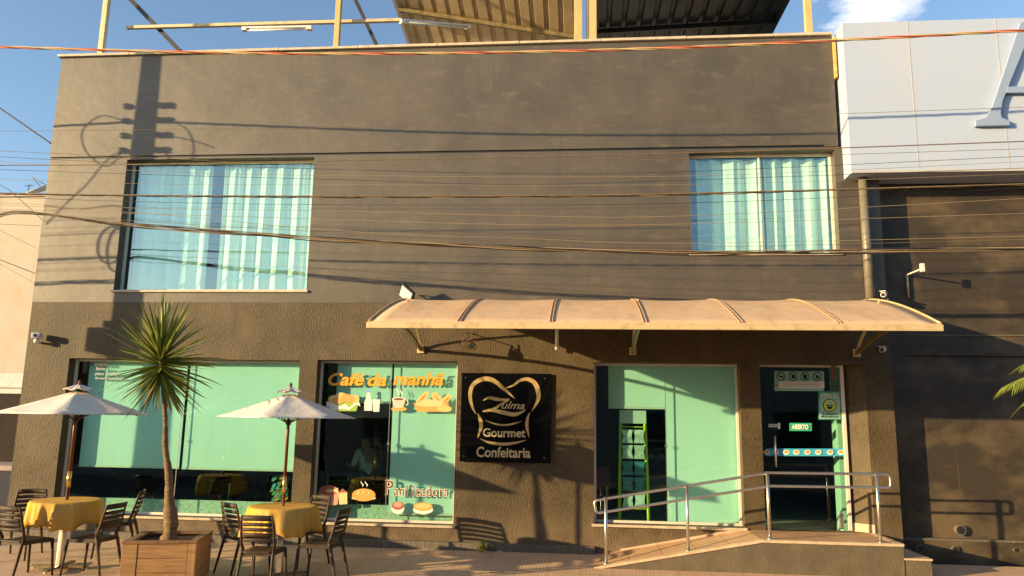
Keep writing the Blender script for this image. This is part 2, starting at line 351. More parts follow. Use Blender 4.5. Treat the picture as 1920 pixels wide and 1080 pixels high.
# body behind the facade: side walls, roof slab, rear wall
b = MB(); b.box(XL+.002, XL+.2, .003, 9, -.3, 5.69); b.box(XL+.002, XL+.2, -.008, 9, 5.725, 7.44); P(b, 'side_wall', 'wall_paint')
b = MB(); b.box(XT-.2, XT-.003, -.008, 9, 5.70, 7.44); b.box(XR-.2, XR-.003, .003, 9, -.3, 5.69); P(b, 'side_wall', 'wall_neighbour')
b = MB(); b.box(XL+.2, XR-.2, 8.8, 9, -.3, 7.44); P(b, 'rear_wall', 'room_upper')
b = MB(); b.box(XL+.2, XT-.2, .06, 8.8, 6.55, 6.75); P(b, 'roof_slab', 'stone_cap')
b = MB(); b.box(XT+.001, XR, .06, 8.8, 5.5, 5.685); P(b, 'roof_slab', 'stone_cap')
b = MB(); b.box(XL+.2, XT-.2, .1, .25, 6.75, 7.43); P(b, 'parapet_inner_wall', 'stone_cap')
b = MB()                                                    # stone coping in lengths
x = XL-.05
for L_ in (1.25, 1.3, 1.22, 1.3, 1.28, 1.3, 1.26, 1.3, 1.3, .95):
    x1 = min(x+L_, XT); dz = random.uniform(-.004, .004)
    if x1-x > .05: b.box(x, x1-.008, -.062, .26, 7.442, 7.485+dz)
    x = x1
P(b, 'coping', 'stone_cap', bevel=.004)
b = MB(); b.box(XT-.002, XT+.03, -.07, .2, 6.75, 7.40); P(b, 'expansion_foam', 'yellow_foam')
# floors / rooms
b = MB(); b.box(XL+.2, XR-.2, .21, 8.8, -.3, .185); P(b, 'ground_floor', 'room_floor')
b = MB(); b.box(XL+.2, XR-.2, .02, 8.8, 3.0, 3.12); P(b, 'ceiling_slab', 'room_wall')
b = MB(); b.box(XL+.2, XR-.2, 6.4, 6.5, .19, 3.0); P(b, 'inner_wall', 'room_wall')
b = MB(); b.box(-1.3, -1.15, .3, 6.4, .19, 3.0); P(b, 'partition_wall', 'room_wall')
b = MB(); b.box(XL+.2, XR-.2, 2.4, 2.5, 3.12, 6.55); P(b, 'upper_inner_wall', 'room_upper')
for x in (-3.6, 1.2):
    b = MB(); b.box(x, x+.1, .1, 2.4, 3.12, 6.55); P(b, 'partition_wall', 'room_upper')
# plinth step
b = MB(); b.box(XL, .20, -.09, -.002, -.3, -.035); P(b, 'plinth', 'plinth', bevel=.01)
GY = REV-.03   # glass plane
def window(op, mull=(), sillx=.03, gl='green_glass', sillmat='alu_white'):
    x0, x1, z0, z1 = op; b = MB(); t = .035
    b.box(x0+.002, x1-.002, GY-.02, GY+.03, z1-t, z1-.002); b.box(x0+.002, x1-.002, GY-.02, GY+.03, z0+.002, z0+t)
    b.box(x0+.002, x0+t, GY-.018, GY+.028, z0+t+.001, z1-t-.001); b.box(x1-t, x1-.002, GY-.018, GY+.028, z0+t+.001, z1-t-.001)
    for m_ in mull: b.box(m_-.012, m_+.012, GY-.014, GY+.02, z0+t+.001, z1-t-.001)
    fr = P(b, 'window', 'alu_white')
    b = MB(); b.quad((x0+t, GY, z0+t), (x1-t, GY, z0+t), (x1-t, GY, z1-t), (x0+t, GY, z1-t)); P(b, 'pane', gl, fr)
    b = MB(); b.box(x0-sillx, x1+sillx, -.035, GY-.025, z0-.035, z0-.001); P(b, 'sill', 'stone_cap', fr, .003)
    return fr
w1 = window(LW[0], ()); w2 = window(LW[1], ()); w3 = window(LW[2], ())
tag(w1, 'wide shopfront window with a long pale roller blind')
tag(w2, 'shopfront window painted with bakery pictures'); tag(w3, 'shopfront window beside the ramp')
u1 = window(UW[0], (), gl='blue_glass'); u2 = window(UW[1], (2.66,), gl='blue_glass')
tag(u1, 'large upper window with parted pale curtains'); tag(u2, 'small upper window over the awning')
BY = .245
for fr_, o_ in ((w1, LW[0]), (w2, LW[1])):
    b = MB(); b.box(o_[0]+.01, o_[1]-.01, .335, .36, .186, .395); P(b, 'sunlit_floor_standin', 'granite', fr_)  # upright board added to catch the sun like a lit strip of floor
def blind(fr, px0, px1, pyt, pyb):
    a = at(px0, pyb, BY); c = at(px1, pyb, BY)
    b = MB(); b.box(a.x, c.x, BY, BY+.004, a.z, 2.62); P(b, 'roller_blind', 'blind', fr)
    b = MB(); b.box(a.x, c.x, BY-.006, BY+.012, a.z-.03, a.z-.001); P(b, 'blind_hem', 'alu_white', fr)
blind(w1, 148, 336, 0, 871); blind(w1, 341, 552, 0, 876)
blind(w2, 630, 733, 0, 752); blind(w2, 728, 856, 0, 960)
blind(w3, 1141, 1247, 0, 762); blind(w3, 1251, 1392, 0, 978)
# clear vertical glass joints and patch fittings
def joint(fr, px, z0, z1):
    x = at(px[0], px[1], GY).x; b = MB(); b.box(x-.004, x+.004, GY-.006, GY+.006, z0+.04, z1-.04)
    zc = (z0+z1)/2-.05; b.tube([(x, GY-.012, zc), (x, GY+.01, zc)], .02, 10); P(b, 'glass_joint', 'steel', fr)
joint(w2, (728, 830), .18, 2.5); joint(w3, (1249, 830), .26, 2.5); joint(w1, (338, 800), .19, 2.49)
def curtain(fr, x0, x1, z0, z1, folds, amp=.05, gap=.0, seed=1):
    rnd = random.Random(seed); b = MB(); n = folds*12; rows = 8; g = []
    ph = [rnd.uniform(-.5, .5) for _ in range(folds+1)]
    for j in range(rows+1):
        row = []; t = j/rows
        for i in range(n+1):
            s = i/n; a = s*folds*2*math.pi + ph[int(s*folds)]*0
            wob = .3*math.sin(s*9+seed)+.02*math.sin(t*5+s*14)
            x = x0+(x1-x0)*s+.012*math.sin(a*2+t*2); y = .27+amp*(.7+.3*t)*math.sin(a+wob*2+.25*t)+.012*math.sin(3*a+seed)
            row.append(b.b.verts.new((x, y, z0+(z1-z0)*(1-t))))
        g.append(row)
    for j in range(rows):
        for i in range(n):
            f = b.b.faces.new((g[j][i], g[j][i+1], g[j+1][i+1], g[j+1][i])); f.smooth = True
    return P(b, 'curtain', 'curtain', fr)
curtain(u1, -7.15, -5.90, 3.5, 5.64, 5, .045, seed=2); curtain(u1, -5.72, -4.12, 3.5, 5.64, 6, .05, seed=3)
curtain(u2, 1.74, 2.72, 4.0, 5.6, 3, .055, seed=4); curtain(u2, 2.74, 3.72, 4.0, 5.6, 4, .055, seed=5)
# ---- writing and pictures on the glass (flat vinyl 1.5 mm off the pane)
class Flat:
    """collects flat coloured shapes on the plane y=Y; coordinates are given in metres (x, z)"""
    def __init__(s, Y, T=.0012): s.Y = Y; s.T = T
    def poly(s, name, pts, mat, parent, layer=0):
        y = s.Y-layer*.0015; b = MB(); b.ext([(p[0], y, p[1]) for p in pts], (0, s.T, 0)); return P(b, name, mat, parent)
    def px(s, x, y): q = at(x, y, s.Y); return (q.x, q.z)
def ell(cx, cy, rx, ry, n=20, a0=0, a1=360, rot=0):
    o = []
    for i in range(n+(0 if a1-a0 == 360 else 1)):
        a = R(a0+(a1-a0)*i/n); x, y = rx*math.cos(a), ry*math.sin(a); c, s_ = math.cos(R(rot)), math.sin(R(rot))
        o.append((cx+x*c-y*s_, cy+x*s_+y*c))
    return o
def spline(pts, n=8):
    out = []
    for i in range(len(pts)-1):
        p0, p1, p2, p3 = pts[max(i-1,0)], pts[i], pts[i+1], pts[min(i+2, len(pts)-1)]
        for k in range(n):
            t = k/n; out.append(tuple(.5*((2*b_)+(-a_+c_)*t+(2*a_-5*b_+4*c_-d_)*t*t+(-a_+3*b_-3*c_+d_)*t**3) for a_, b_, c_, d_ in zip(p0, p1, p2, p3)))
    out.append(tuple(pts[-1])); return out
def ribbon_px(F, b, pts, layer=0):                      # pts: (px, py, width px)
    s = spline(pts); L_, R_ = [], []
    for i, q in enumerate(s):
        a, c = s[max(i-1,0)], s[min(i+1, len(s)-1)]; dx, dy = c[0]-a[0], c[1]-a[1]; l = math.hypot(dx, dy) or 1
        nx, ny = -dy/l*q[2]/2, dx/l*q[2]/2; L_.append(F.px(q[0]+nx, q[1]+ny)); R_.append(F.px(q[0]-nx, q[1]-ny))
    y = F.Y-layer*.0015
    for i in range(len(s)-1):
        b.quad((L_[i][0], y, L_[i][1]), (L_[i+1][0], y, L_[i+1][1]), (R_[i+1][0], y, R_[i+1][1]), (R_[i][0], y, R_[i][1]))
def textmesh(name, body, size, x, z, Y, mat, parent, shear=0, off=0, sx=1, align='LEFT', ext=.0006, spacing=1, rot=0, thin=None):
    c = bpy.data.curves.new(name, 'FONT'); c.body = body; c.size = size; c.shear = shear; c.offset = off; c.extrude = ext; c.align_x = align; c.space_character = spacing
    c.resolution_u = 3
    t = bpy.data.objects.new(name, c); col.objects.link(t)
    dg = bpy.context.evaluated_depsgraph_get(); dg.update(); me = bpy.data.meshes.new_from_object(t.evaluated_get(dg))
    bpy.data.objects.remove(t); bpy.data.curves.remove(c)
    me.transform(Matrix.Translation((x, Y, z)) @ Matrix.Rotation(rot, 4, 'Y') @ Matrix.Diagonal((sx, 1, 1, 1)) @ Matrix.Rotation(math.pi/2, 4, 'X'))
    me.materials.clear(); me.materials.append(M[mat]); me.name = name
    o = bpy.data.objects.new(name, me); col.objects.link(o)
    if parent: o.parent = parent; me.transform(Matrix.Translation(-root_loc(parent)))
    return o
def fit_text(name, body, p0, p1, F, mat, parent, off=0, layer=0, **k):
    """text whose baseline starts at pixel p0 and ends at p1 (both on plane F.Y)"""
    a = at(*p0, F.Y); c = at(*p1, F.Y); size = k.pop('size')
    o = textmesh(name, body, size, 0, 0, 0, mat, None, off=off, **k)
    xs = [v.co.x for v in o.data.vertices]; wd = max(xs)-min(xs); mn = min(xs)
    L_ = math.hypot(c.x-a.x, c.z-a.z); s_ = L_/wd; ang = -math.atan2(c.z-a.z, c.x-a.x)
    o.data.transform(Matrix.Translation((a.x, F.Y-layer*.0015, a.z)) @ Matrix.Rotation(ang, 4, 'Y') @ Matrix.Diagonal((s_, 1, 1, 1)) @ Matrix.Translation((-mn, 0, 0)))
    o.parent = parent; o.data.transform(Matrix.Translation(-root_loc(parent))); return o
F = Flat(GY-.003)
for off_, mt, ly in ((.008, 'd_orange', 0), (.001, 'd_yellow', 1)):
    for body, a, c in (('Café', (615, 722), (683, 722)), ('da', (689, 723), (724, 723)), ('manhã', (737, 721), (833, 722))):
        fit_text('window_lettering', body, a, c, F, mt, w2, off=off_, layer=ly, size=.255, shear=.25)
for off_, mt, ly in ((.008, 'd_white', 0), (0, 'd_brown', 1)):
    fit_text('window_lettering', 'P', (722, 927), (737, 927), F, mt, w2, off=off_, layer=ly, size=.29)
    fit_text('window_lettering', 'anificadora', (739, 929), (841, 931), F, mt, w2, off=off_, layer=ly, size=.215, spacing=1.12)
def pic(parent, *shapes):
    """one picture: shapes (pixel polygon, material); joined as a mesh with several materials"""
    b = MB(); mats = []; 
    for i, (pts, mt) in enumerate(shapes):
        if mt not in mats: mats.append(mt)
        n0 = len(b.b.faces); y = F.Y-i*.0012
        q = [F.px(*p) for p in pts]; b.b.faces.ensure_lookup_table()
        vs = [b.b.verts.new((u, y, v)) for u, v in q]; f = b.b.faces.new(vs); f.material_index = mats.index(mt)
    o = P(b, 'window_picture', mats[0], parent)
    for mt in mats[1:]: o.data.materials.append(M[mt])
    return o
def steam(x, y, h=18):
    s = [(x+2*math.sin(t*5.5), y-h*t) for t in [i/8 for i in range(9)]]
    return [(p[0]-1.4*(1-abs(i/4-1)*.8), p[1]) for i, p in enumerate(s)]+[(p[0]+1.4*(1-abs(i/4-1)*.8), p[1]) for i, p in reversed(list(enumerate(s)))]
pic(w2, ([(616,752),(674,750),(668,771),(624,771)], 'd_green'), ([(612,752),(640,762),(646,756),(655,764),(672,750),(676,762),(668,758),(655,769),(640,766),(628,770),(612,762)], 'd_white'),
    (ell(626,749,11,8), 'd_bread2'), (ell(664,748,10,8), 'd_bread2'), (ell(640,744,12,8), 'd_bread2'), (ell(652,747,13,8,rot=8), 'd_bread'), (ell(635,751,12,6), 'd_bread'))
pic(w2, ([(687,741),(694,741),(695,747),(698,755),(698,770),(683,770),(683,755),(686,747)], 'd_white'), (ell(690.5,734,4.2,3.5), 'd_blue'), ([(688,736),(694,736),(694,743),(688,743)], 'd_white'))
pic(w2, ([(699,749),(713,749),(711,772),(700,772)], 'd_white'), ([(700,757),(712,757),(711,770),(701,770)], 'd_paper'))
pic(w2, (ell(748,767,15,4), 'd_bread'), ([(735,748),(760,748),(758,758),(754,765),(742,765),(737,758)], 'd_cup'), (ell(747.5,748,12.5,3.2), 'd_white'), (ell(747.5,748.4,10,2.2), 'd_brown'),
    (ell(761,755,5,6,14,-90,90)+ell(761,755,3,4,10,90,-90)[::1], 'd_cup'), (steam(746,744), 'd_white'), (steam(752,744,16), 'd_white'))
pic(w2, ([(775,756),(842,756),(836,772),(782,772)], 'd_bread'), (ell(792,747,17,6,rot=-48), 'd_bread2'), (ell(818,745,11,7,rot=50), 'd_bread2'), (ell(836,749,13,6,rot=-42), 'd_bread2'),
    (ell(806,756,27,7), 'd_cake'), (ell(833,766,14,6.5,rot=5), 'd_bread2'), (ell(790,748,11,1.2,rot=-48), 'd_bread'), (ell(818,746,7,1.0,rot=50), 'd_bread'), (ell(836,750,8,1.0,rot=-42), 'd_bread'))
pic(w2, ([(598,920),(635,920),(633,945),(600,945)]+[], 'd_pink'), (ell(616,945,17,3), 'd_pink'), (ell(616,919,18,9), 'd_choc'), (ell(620,920,9,3), 'd_cake'), ([(620,919),(634,915),(635,925)], 'd_cake'))
pic(w2, ([(634,924),(651,922),(651,945),(636,946)], 'd_cake'), ([(634,924),(642,916),(651,923)], 'd_choc'))
pic(w2, (ell(682,934,23,4), 'd_cake'), (ell(682,928,22,12), 'd_bread'), (ell(672,924,1.6,5,rot=30), 'd_cake'), (ell(682,922,1.6,5,rot=30), 'd_cake'), (ell(692,924,1.6,5,rot=30), 'd_cake'), (steam(679,913,11), 'd_white'), (steam(687,913,11), 'd_white'))
pic(w2, (ell(746,953,12,11), 'd_white'), (ell(746,948,11.5,8), 'd_choc'), (ell(746,946,8,5), 'd_pink'))
pic(w2, (ell(793,956,19,8), 'd_white'), (ell(793,950,18,8), 'd_bread'), (ell(793,949,15,5), 'd_bread2'))
# faded notice at the top left of the wide window
F1 = Flat(GY-.003)
for i, (t_, x0, x1, y, s_) in enumerate((('Paraná', 170, 202, 686, .085), ('livre', 180, 197, 694, .07), ('pães e bolos', 178, 226, 703, .06), ('fresquinhos', 178, 232, 711, .05))):
    fit_text('window_lettering', t_, (x0, y), (x1, y+.3), F1, 'd_black' if i == 0 else 'd_grey', w1, size=s_, off=.002)
# ------------------------------------------------------------------ door
DY = .17
b = MB()
d0, d1 = at(1427, 683, DY), at(1577, 683, DY)
dx0, dx1 = 2.52, d1.x-.0
b.box(dx0+.002, dx0+.03, DY-.02, DY+.02, .25, 2.498); b.box(dx1-.03, dx1+.012, DY-.04, DY+.02, .25, 2.498); b.box(dx0+.031, dx1-.031, DY-.018, DY+.018, 2.47, 2.498)
door = P(b, 'door', 'alu_white')
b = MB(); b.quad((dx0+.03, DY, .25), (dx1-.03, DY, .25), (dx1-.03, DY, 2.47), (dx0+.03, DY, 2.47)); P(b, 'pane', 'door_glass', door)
b = MB(); b.box(dx0+.031, dx1-.031, DY-.006, DY+.006, 2.205, 2.215); P(b, 'transom_joint', 'grey_steel', door)
FD = Flat(DY-.003)
def rectpx(x0, y0, x1, y1, k=.0): return [(x0+k*0, y0), (x1, y0+.2), (x1+k, y1+.2), (x0+k, y1)]
def fpoly(F_, b, pts, layer=0):
    y = F_.Y-layer*.0012; b.b.faces.new([b.b.verts.new((u, y, v)) for u, v in [F_.px(*p) for p in pts]])
def fpart(name, F_, shapes, parent):
    b = MB(); mats = []
    for i, (pts, mt) in enumerate(shapes):
        if mt not in mats: mats.append(mt)
        y = F_.Y-i*.001; f = b.b.faces.new([b.b.verts.new((u, y, v)) for u, v in [F_.px(*p) for p in pts]]); f.material_index = mats.index(mt)
    o = P(b, name, mats[0], parent)
    for mt in mats[1:]: o.data.materials.append(M[mt])
    return o
def bar_px(x0, y0, x1, y1, w_):
    dx, dy = x1-x0, y1-y0; l = math.hypot(dx, dy); nx, ny = -dy/l*w_/2, dx/l*w_/2
    return [(x0+nx, y0+ny), (x1+nx, y1+ny), (x1-nx, y1-ny), (x0-nx, y0-ny)]
sh = [(rectpx(1452, 696, 1545, 733), 'd_sign')]
for cx in (1464, 1487, 1509, 1532): sh += [(ell(cx, 706, 8.6, 8.6), 'd_black'), (ell(cx, 706, 7, 7), 'd_sign')]
sh += [(bar_px(1460,707,1469,705,2), 'd_black'), (ell(1487,706,3.5,4), 'd_black'), ([(1505,702),(1513,702),(1512,711),(1506,711)], 'd_black'), (ell(1532,707,3,3.6), 'd_black')]
for cx in (1464, 1487, 1509, 1532): sh += [(bar_px(cx-6, 700.5, cx+6, 711.5, 1.6), 'd_black')]
sh += [(rectpx(1460, 715, 1545, 728), 'd_paper')]
for yy in (718, 721, 724): sh += [(bar_px(1466, yy, 1536, yy, 1.0), 'd_grey')]
fpart('no_entry_rules_notice', FD, sh, door)
sh = [(rectpx(1534, 733, 1577, 787), 'd_signdk'), (rectpx(1536, 735, 1575, 785), 'd_sign'), (rectpx(1536, 735, 1575, 745), 'd_greensign'),
      (ell(1555.5, 760, 12.5, 12.5), 'd_black'), (ell(1555.5, 760, 11, 11), 'd_lime'), (ell(1555.5, 755.5, 6, 4), 'd_sign'), (ell(1555.5, 762, 5.5, 5.5, 14, 0, 180), 'd_black'), (bar_px(1548, 760, 1563, 760, 1.6), 'd_black')]
fpart('mask_notice', FD, sh, door)
FD2 = Flat(DY-.003-.012)
fit_text('notice_lettering', 'ATENÇÃO', (1538, 744.5), (1573, 744.8), FD2, 'd_paper', door, size=.075, off=.003)
fit_text('notice_lettering', 'USO OBRIGATÓRIO DE', (1540, 778), (1572, 778.4), FD2, 'd_black', door, size=.036, off=.001)
fit_text('notice_lettering', 'MÁSCARA NESTE LOCAL', (1539, 782.5), (1573, 783), FD2, 'd_black', door, size=.036, off=.001)
fpart('open_sign', FD, [(rectpx(1480, 793, 1522, 808), 'd_greensign')], door)
fit_text('sign_lettering', 'ABERTO', (1485, 804), (1516, 804.6), FD2, 'd_white', door, size=.085, off=.004)
fpart('small_label', FD, [(rectpx(1441, 795, 1457, 801), 'd_paper'), (rectpx(1458, 793, 1463, 804), 'd_white'), (bar_px(1443,798,1455,798,1.5), 'd_grey')], door)
sh = [(rectpx(1436, 841, 1583, 855), 'd_cyan')]
for cx in (1438, 1455, 1474, 1493, 1514, 1534, 1556, 1576): sh += [(ell(cx, 848, 6.3, 4.6), 'd_white'), (ell(cx, 847.3, 4.4, 3.0), 'd_bread')]
fpart('safety_strip', FD, sh, door)
a, c = at(1450, 817, DY-.05), at(1456, 876, DY-.05)
b = MB(); b.tube([(a.x+.02, DY-.055, a.z), (a.x+.02, DY-.055, c.z)], .013, 10); b.tube([(a.x+.02, DY-.055, a.z-.08), (a.x+.02, DY, a.z-.08)], .008, 8); b.tube([(a.x+.02, DY-.055, c.z+.08), (a.x+.02, DY, c.z+.08)], .008, 8)
P(b, 'handle', 'steel', door)
b = MB(); q = at(1561, 690, DY); b.box(q.x-.028, q.x+.028, DY-.03, DY-.002, q.z-.18, q.z+.04); P(b, 'closer_bracket', 'rust', door, .004)
b = MB(); q = at(1577, 980, DY); b.box(q.x-.03, q.x+.03, DY-.03, DY-.002, .26, .48); P(b, 'floor_hinge', 'steel', door, .01)
b = MB(); q = at(1573, 850, .30); b.box(q.x, 3.85, .30, .55, .19, 2.9); P(b, 'inner_jamb', 'blind')
# splayed reveal to the right of the door
b = MB(); b.ext([(dx1+.014, DY+.03, .235), (3.952, .002, .235), (3.952, .198, .235)], (0, 0, 2.263)); P(b, 'splayed_reveal', 'wall_rough')
b = MB(); b.ext([(dx1+.013, DY+.02, .236), (3.951, -.012, .236), (3.951, .0, .236), (dx1+.02, DY+.03, .236)], (0, 0, .11)); P(b, 'skirting', 'ramp_edge')
# interior fittings that read through the glass
rack_p = at(1190, 978, .75)
rack_p = at(1189, 978, .29)
rk = empty('display_rack', (rack_p.x, .29, .19), label='lime green wire rack of packaged snacks behind the window beside the ramp', cat='display rack')
b = MB()
for s_ in (-1, 1): b.bar((s_*.21, 0, 0), (s_*.17, .05, 1.62), .035, .03); b.bar((s_*.21, 0, .02), (s_*.21, .42, .02), .03, .02)
for z in (.25, .5, .75, .98, 1.2, 1.4): b.bar((-.19, .03, z), (.19, .03, z), .01, .012)
b.build('frame', M['display_frame'], rk)
b = MB(); b.box(-.19, .19, .02, .04, 1.45, 1.64); b.build('header_board', M['d_paper'], rk)
for z in (.27, .50, .72, .95, 1.17):
    for x_ in (-.085, .085):
        b = MB(); z1 = z+.19
        b.ext([(x_-.078, -.02, z), (x_+.078, -.02, z), (x_+.06, -.03, z+.10), (x_+.078, -.015, z1), (x_-.078, -.015, z1), (x_-.06, -.03, z+.10)], (0, .035, 0))
        b.build('snack_packet', M['pack_b' if z in (.50, .72) else 'pack_a'], rk)
ct = empty('glass_counter', (2.0, 3.2, .19), label='lit glass bakery counter with pastries deep inside the shop', cat='counter')
b = MB(); b.box(-1.0, 1.0, -.3, .3, 0, .55); b.box(-1, 1, -.3, .3, 1.12, 1.16); b.box(-1, 1, -.28, .28, .82, .84); b.build('body', M['d_grey'], ct)
b = MB()
for i in range(12): b.lathe((-.9+i*.16, -.2, .84), [(.03, 0), (.06, .02), (.05, .05), (.02, .07)], 10)
b.build('pastries', M['d_bread2'], ct)
fx = empty('fire_extinguisher_cabinet', (at(1125, 940, 1.0).x, 1.0, .19), label='dark red cabinet inside the shop at the lower left of the ramp window', cat='cabinet')
b = MB(); b.box(-.15, .15, 0, .2, 0, .78); b.build('body', M['red_box'], fx, bevel=.01)
b = MB(); b.box(.09, .11, -.03, 0, .35, .5); b.build('handle', M['steel'], fx)

def seated_person(loc, rz, label, shirt):
    o = empty('person', loc, rz, label=label, cat='person')
    J = dict(pel=(0,0,.50), sp=(0,-.02,.66), ch=(0,-.01,.84), nk=(0,.0,.99), hd=(0,.03,1.10), tp=(0,.02,1.22),
        ls=(-.17,0,.92), le=(-.23,.06,.68), lw=(-.14,.28,.70), lh=(-.10,.36,.71), rs=(.17,0,.92), re=(.23,.06,.68), rw=(.14,.28,.70), rh=(.10,.36,.71),
        lp=(-.10,.02,.50), lk=(-.12,.42,.50), la=(-.12,.40,.08), lf=(-.12,.52,.03), rp_=(.10,.02,.50), rk=(.12,.42,.50), ra=(.12,.40,.08), rf=(.12,.52,.03))
    def skin(name, edges, rad, mat, root):
        names = []
        for a, c in edges:
            for q in (a, c):
                if q not in names: names.append(q)
        me = bpy.data.meshes.new(name); me.from_pydata([J[n_] for n_ in names], [(names.index(a), names.index(c)) for a, c in edges], []); ob = bpy.data.objects.new(name, me); col.objects.link(ob)
        sk = ob.modifiers.new('skin', 'SKIN'); ob.modifiers.new('sub', 'SUBSURF').levels = 1; ob.modifiers['sub'].render_levels = 2
        for i, n_ in enumerate(names):
            v = me.skin_vertices[0].data[i]; v.radius = rad.get(n_, (.05, .05)); v.use_root = (n_ == root)
        dg = bpy.context.evaluated_depsgraph_get(); dg.update(); m2 = bpy.data.meshes.new_from_object(ob.evaluated_get(dg)); bpy.data.objects.remove(ob)
        for p_ in m2.polygons: p_.use_smooth = True
        m2.materials.clear(); m2.materials.append(M[mat]); ob = bpy.data.objects.new(name, m2); col.objects.link(ob); ob.parent = o; return ob
    rb = dict(pel=(.12,.10), sp=(.11,.09), ch=(.13,.10), nk=(.05,.05), hd=(.075,.09), tp=(.06,.07), ls=(.055,.055), le=(.04,.04), lw=(.028,.028), lh=(.035,.02), rs=(.055,.055), re=(.04,.04), rw=(.028,.028), rh=(.035,.02),
        lp=(.08,.08), lk=(.06,.06), la=(.04,.04), lf=(.04,.03), rp_=(.08,.08), rk=(.06,.06), ra=(.04,.04), rf=(.04,.03))
    ed = [('pel','sp'),('sp','ch'),('ch','nk'),('nk','hd'),('hd','tp'),('ch','ls'),('ls','le'),('le','lw'),('lw','lh'),('ch','rs'),('rs','re'),('re','rw'),('rw','rh'),('pel','lp'),('lp','lk'),('lk','la'),('la','lf'),('pel','rp_'),('rp_','rk'),('rk','ra'),('ra','rf')]
    skin('body', ed, rb, 'skin', 'pel')
    up = {k: (v[0]*1.14, v[1]*1.14) for k, v in rb.items()}
    skin('shirt', [('pel','sp'),('sp','ch'),('ch','ls'),('ls','le'),('ch','rs'),('rs','re')], up, shirt, 'pel')
    skin('trousers', [('pel','lp'),('lp','lk'),('lk','la'),('pel','rp_'),('rp_','rk'),('rk','ra')], up, 'trousers', 'pel')
    b = MB(); bmesh.ops.create_icosphere(b.b, subdivisions=3, radius=1)
    for v in b.b.verts: v.co = Vector((v.co.x*.092, v.co.y*.105-.012, max(v.co.z, -.35)*.105+1.155))
    for f in b.b.faces: f.smooth = True
    b.build('hair', M['hair'], o)
    return o
pmat('skin', (.42, .22, .13), .5); pmat('trousers', (.03, .035, .05), .8); pmat('hair', (.015, .01, .008), .5); pmat('shirt_pale', (.62, .62, .56), .85); pmat('shirt_dark', (.06, .06, .07), .85)
q = at(684, 900, 1.5); seated_person((q.x, 1.5, .19), R(60), 'seated person in a pale shirt dimly seen through the bakery picture window', 'shirt_pale')
q = at(706, 900, 2.3); seated_person((q.x, 2.3, .19), R(100), 'seated person in a dark shirt behind the one in a pale shirt inside the cafe', 'shirt_dark')
pmat('room_green', (.10, .32, .12), .5); pmat('room_red', (.50, .06, .04), .5); pmat('room_blue', (.10, .40, .60), .4)
q = at(518, 955, .60); fp = empty('decorated_plant', (q.x, .60, .19), label='small colourful decorated plant in a pot behind the wide window near its right end', cat='plant')
b = MB(); b.lathe((0, 0, 0), [(.07, 0), (.10, .16), (.09, .16)], 16); b.build('pot', M['room_red'], fp)
for mt_, k_ in (('room_green', 26), ('room_blue', 10), ('room_red', 8), ('d_yellow', 4)):
    b = MB()
    for i in range(k_):
        a_ = random.uniform(0, 6.28); h_ = random.uniform(.16, .52); r_ = random.uniform(.02, .13); b.quad((r_*math.cos(a_), r_*math.sin(a_), h_), (r_*math.cos(a_)+.05, r_*math.sin(a_), h_+.02), (r_*math.cos(a_)+.06, r_*math.sin(a_)+.02, h_+.08), (r_*math.cos(a_)+.01, r_*math.sin(a_)+.01, h_+.06))
    b.build('foliage', M[mt_], fp)
# ------------------------------------------------------------------ rooftop shelter (part of the building)
def tube_post(name, px, pyb, Y, zt, wd, mat='yellow_paint', dx=0):
    a = at(px, pyb, Y); b = MB(); b.box(a.x-wd/2, a.x+wd/2, Y-wd/2, Y+wd/2, 7.44, zt); return P(b, name, mat, bevel=.004)
for px, y_, w_, m_ in ((192, 80, .085, 'awning_frame'), (632, 70, .085, 'yellow_paint'), (1084, 60, .13, 'yellow_paint'), (1112, 60, .11, 'yellow_paint'), (1516, 50, .10, 'yellow_paint')):
    tube_post('roof_post', px, y_, .16, 9.6, w_, m_)
a = at(1102, 60, .2); b = MB(); b.tube([(a.x, .2, 7.49), (a.x, .2, 9.6)], .026, 10); P(b, 'roof_drain_pipe', 'white_plastic')
def pxbar(name, p, q, Yp, Yq, w_, h_, mat):
    a, c = at(*p, Yp), at(*q, Yq); b = MB(); b.bar(a, c, w_, h_); return P(b, name, mat)
pxbar('roof_beam', (238, 52), (752, 38), .35, .35, .06, .05, 'awning_frame')
pxbar('roof_brace', (338, 96), (236, -10), .45, .45, .06, .07, 'grey_steel')
pxbar('roof_brace', (706, 84), (662, -10), .6, .6, .05, .06, 'grey_steel')
fl = []
a, c = at(456, 53, .3), at(584, 51, .3)
def fluor(a, c, label):
    d = (c-a); o = empty('tube_light_fixture', a, label=label, cat='lamp', group='rooftop tube lights')
    u = d.normalized(); b = MB(); b.bar(Vector(), d, .07, .03); b.build('housing', M['white_plastic'], o)
    b = MB(); b.tube([u*.03-Vector((0,0,.035)), d-u*.03-Vector((0,0,.035))], .016, 8); b.build('tube', M['d_white'], o)
    for e0, e1 in ((-u*.01, u*.07), (d-u*.07, d+u*.01)):
        b = MB(); b.bar(e0-Vector((0,0,.02)), e1-Vector((0,0,.02)), .08, .06); b.build('end_cap', M['alu_white'], o)
    return o
fluor(a, c, 'white tube light hung level under the thin roof beam at left')
fluor(at(752, 38, .33), at(880, 49, 1.3), 'tube light pointing back under the tan corrugated roof sheet')
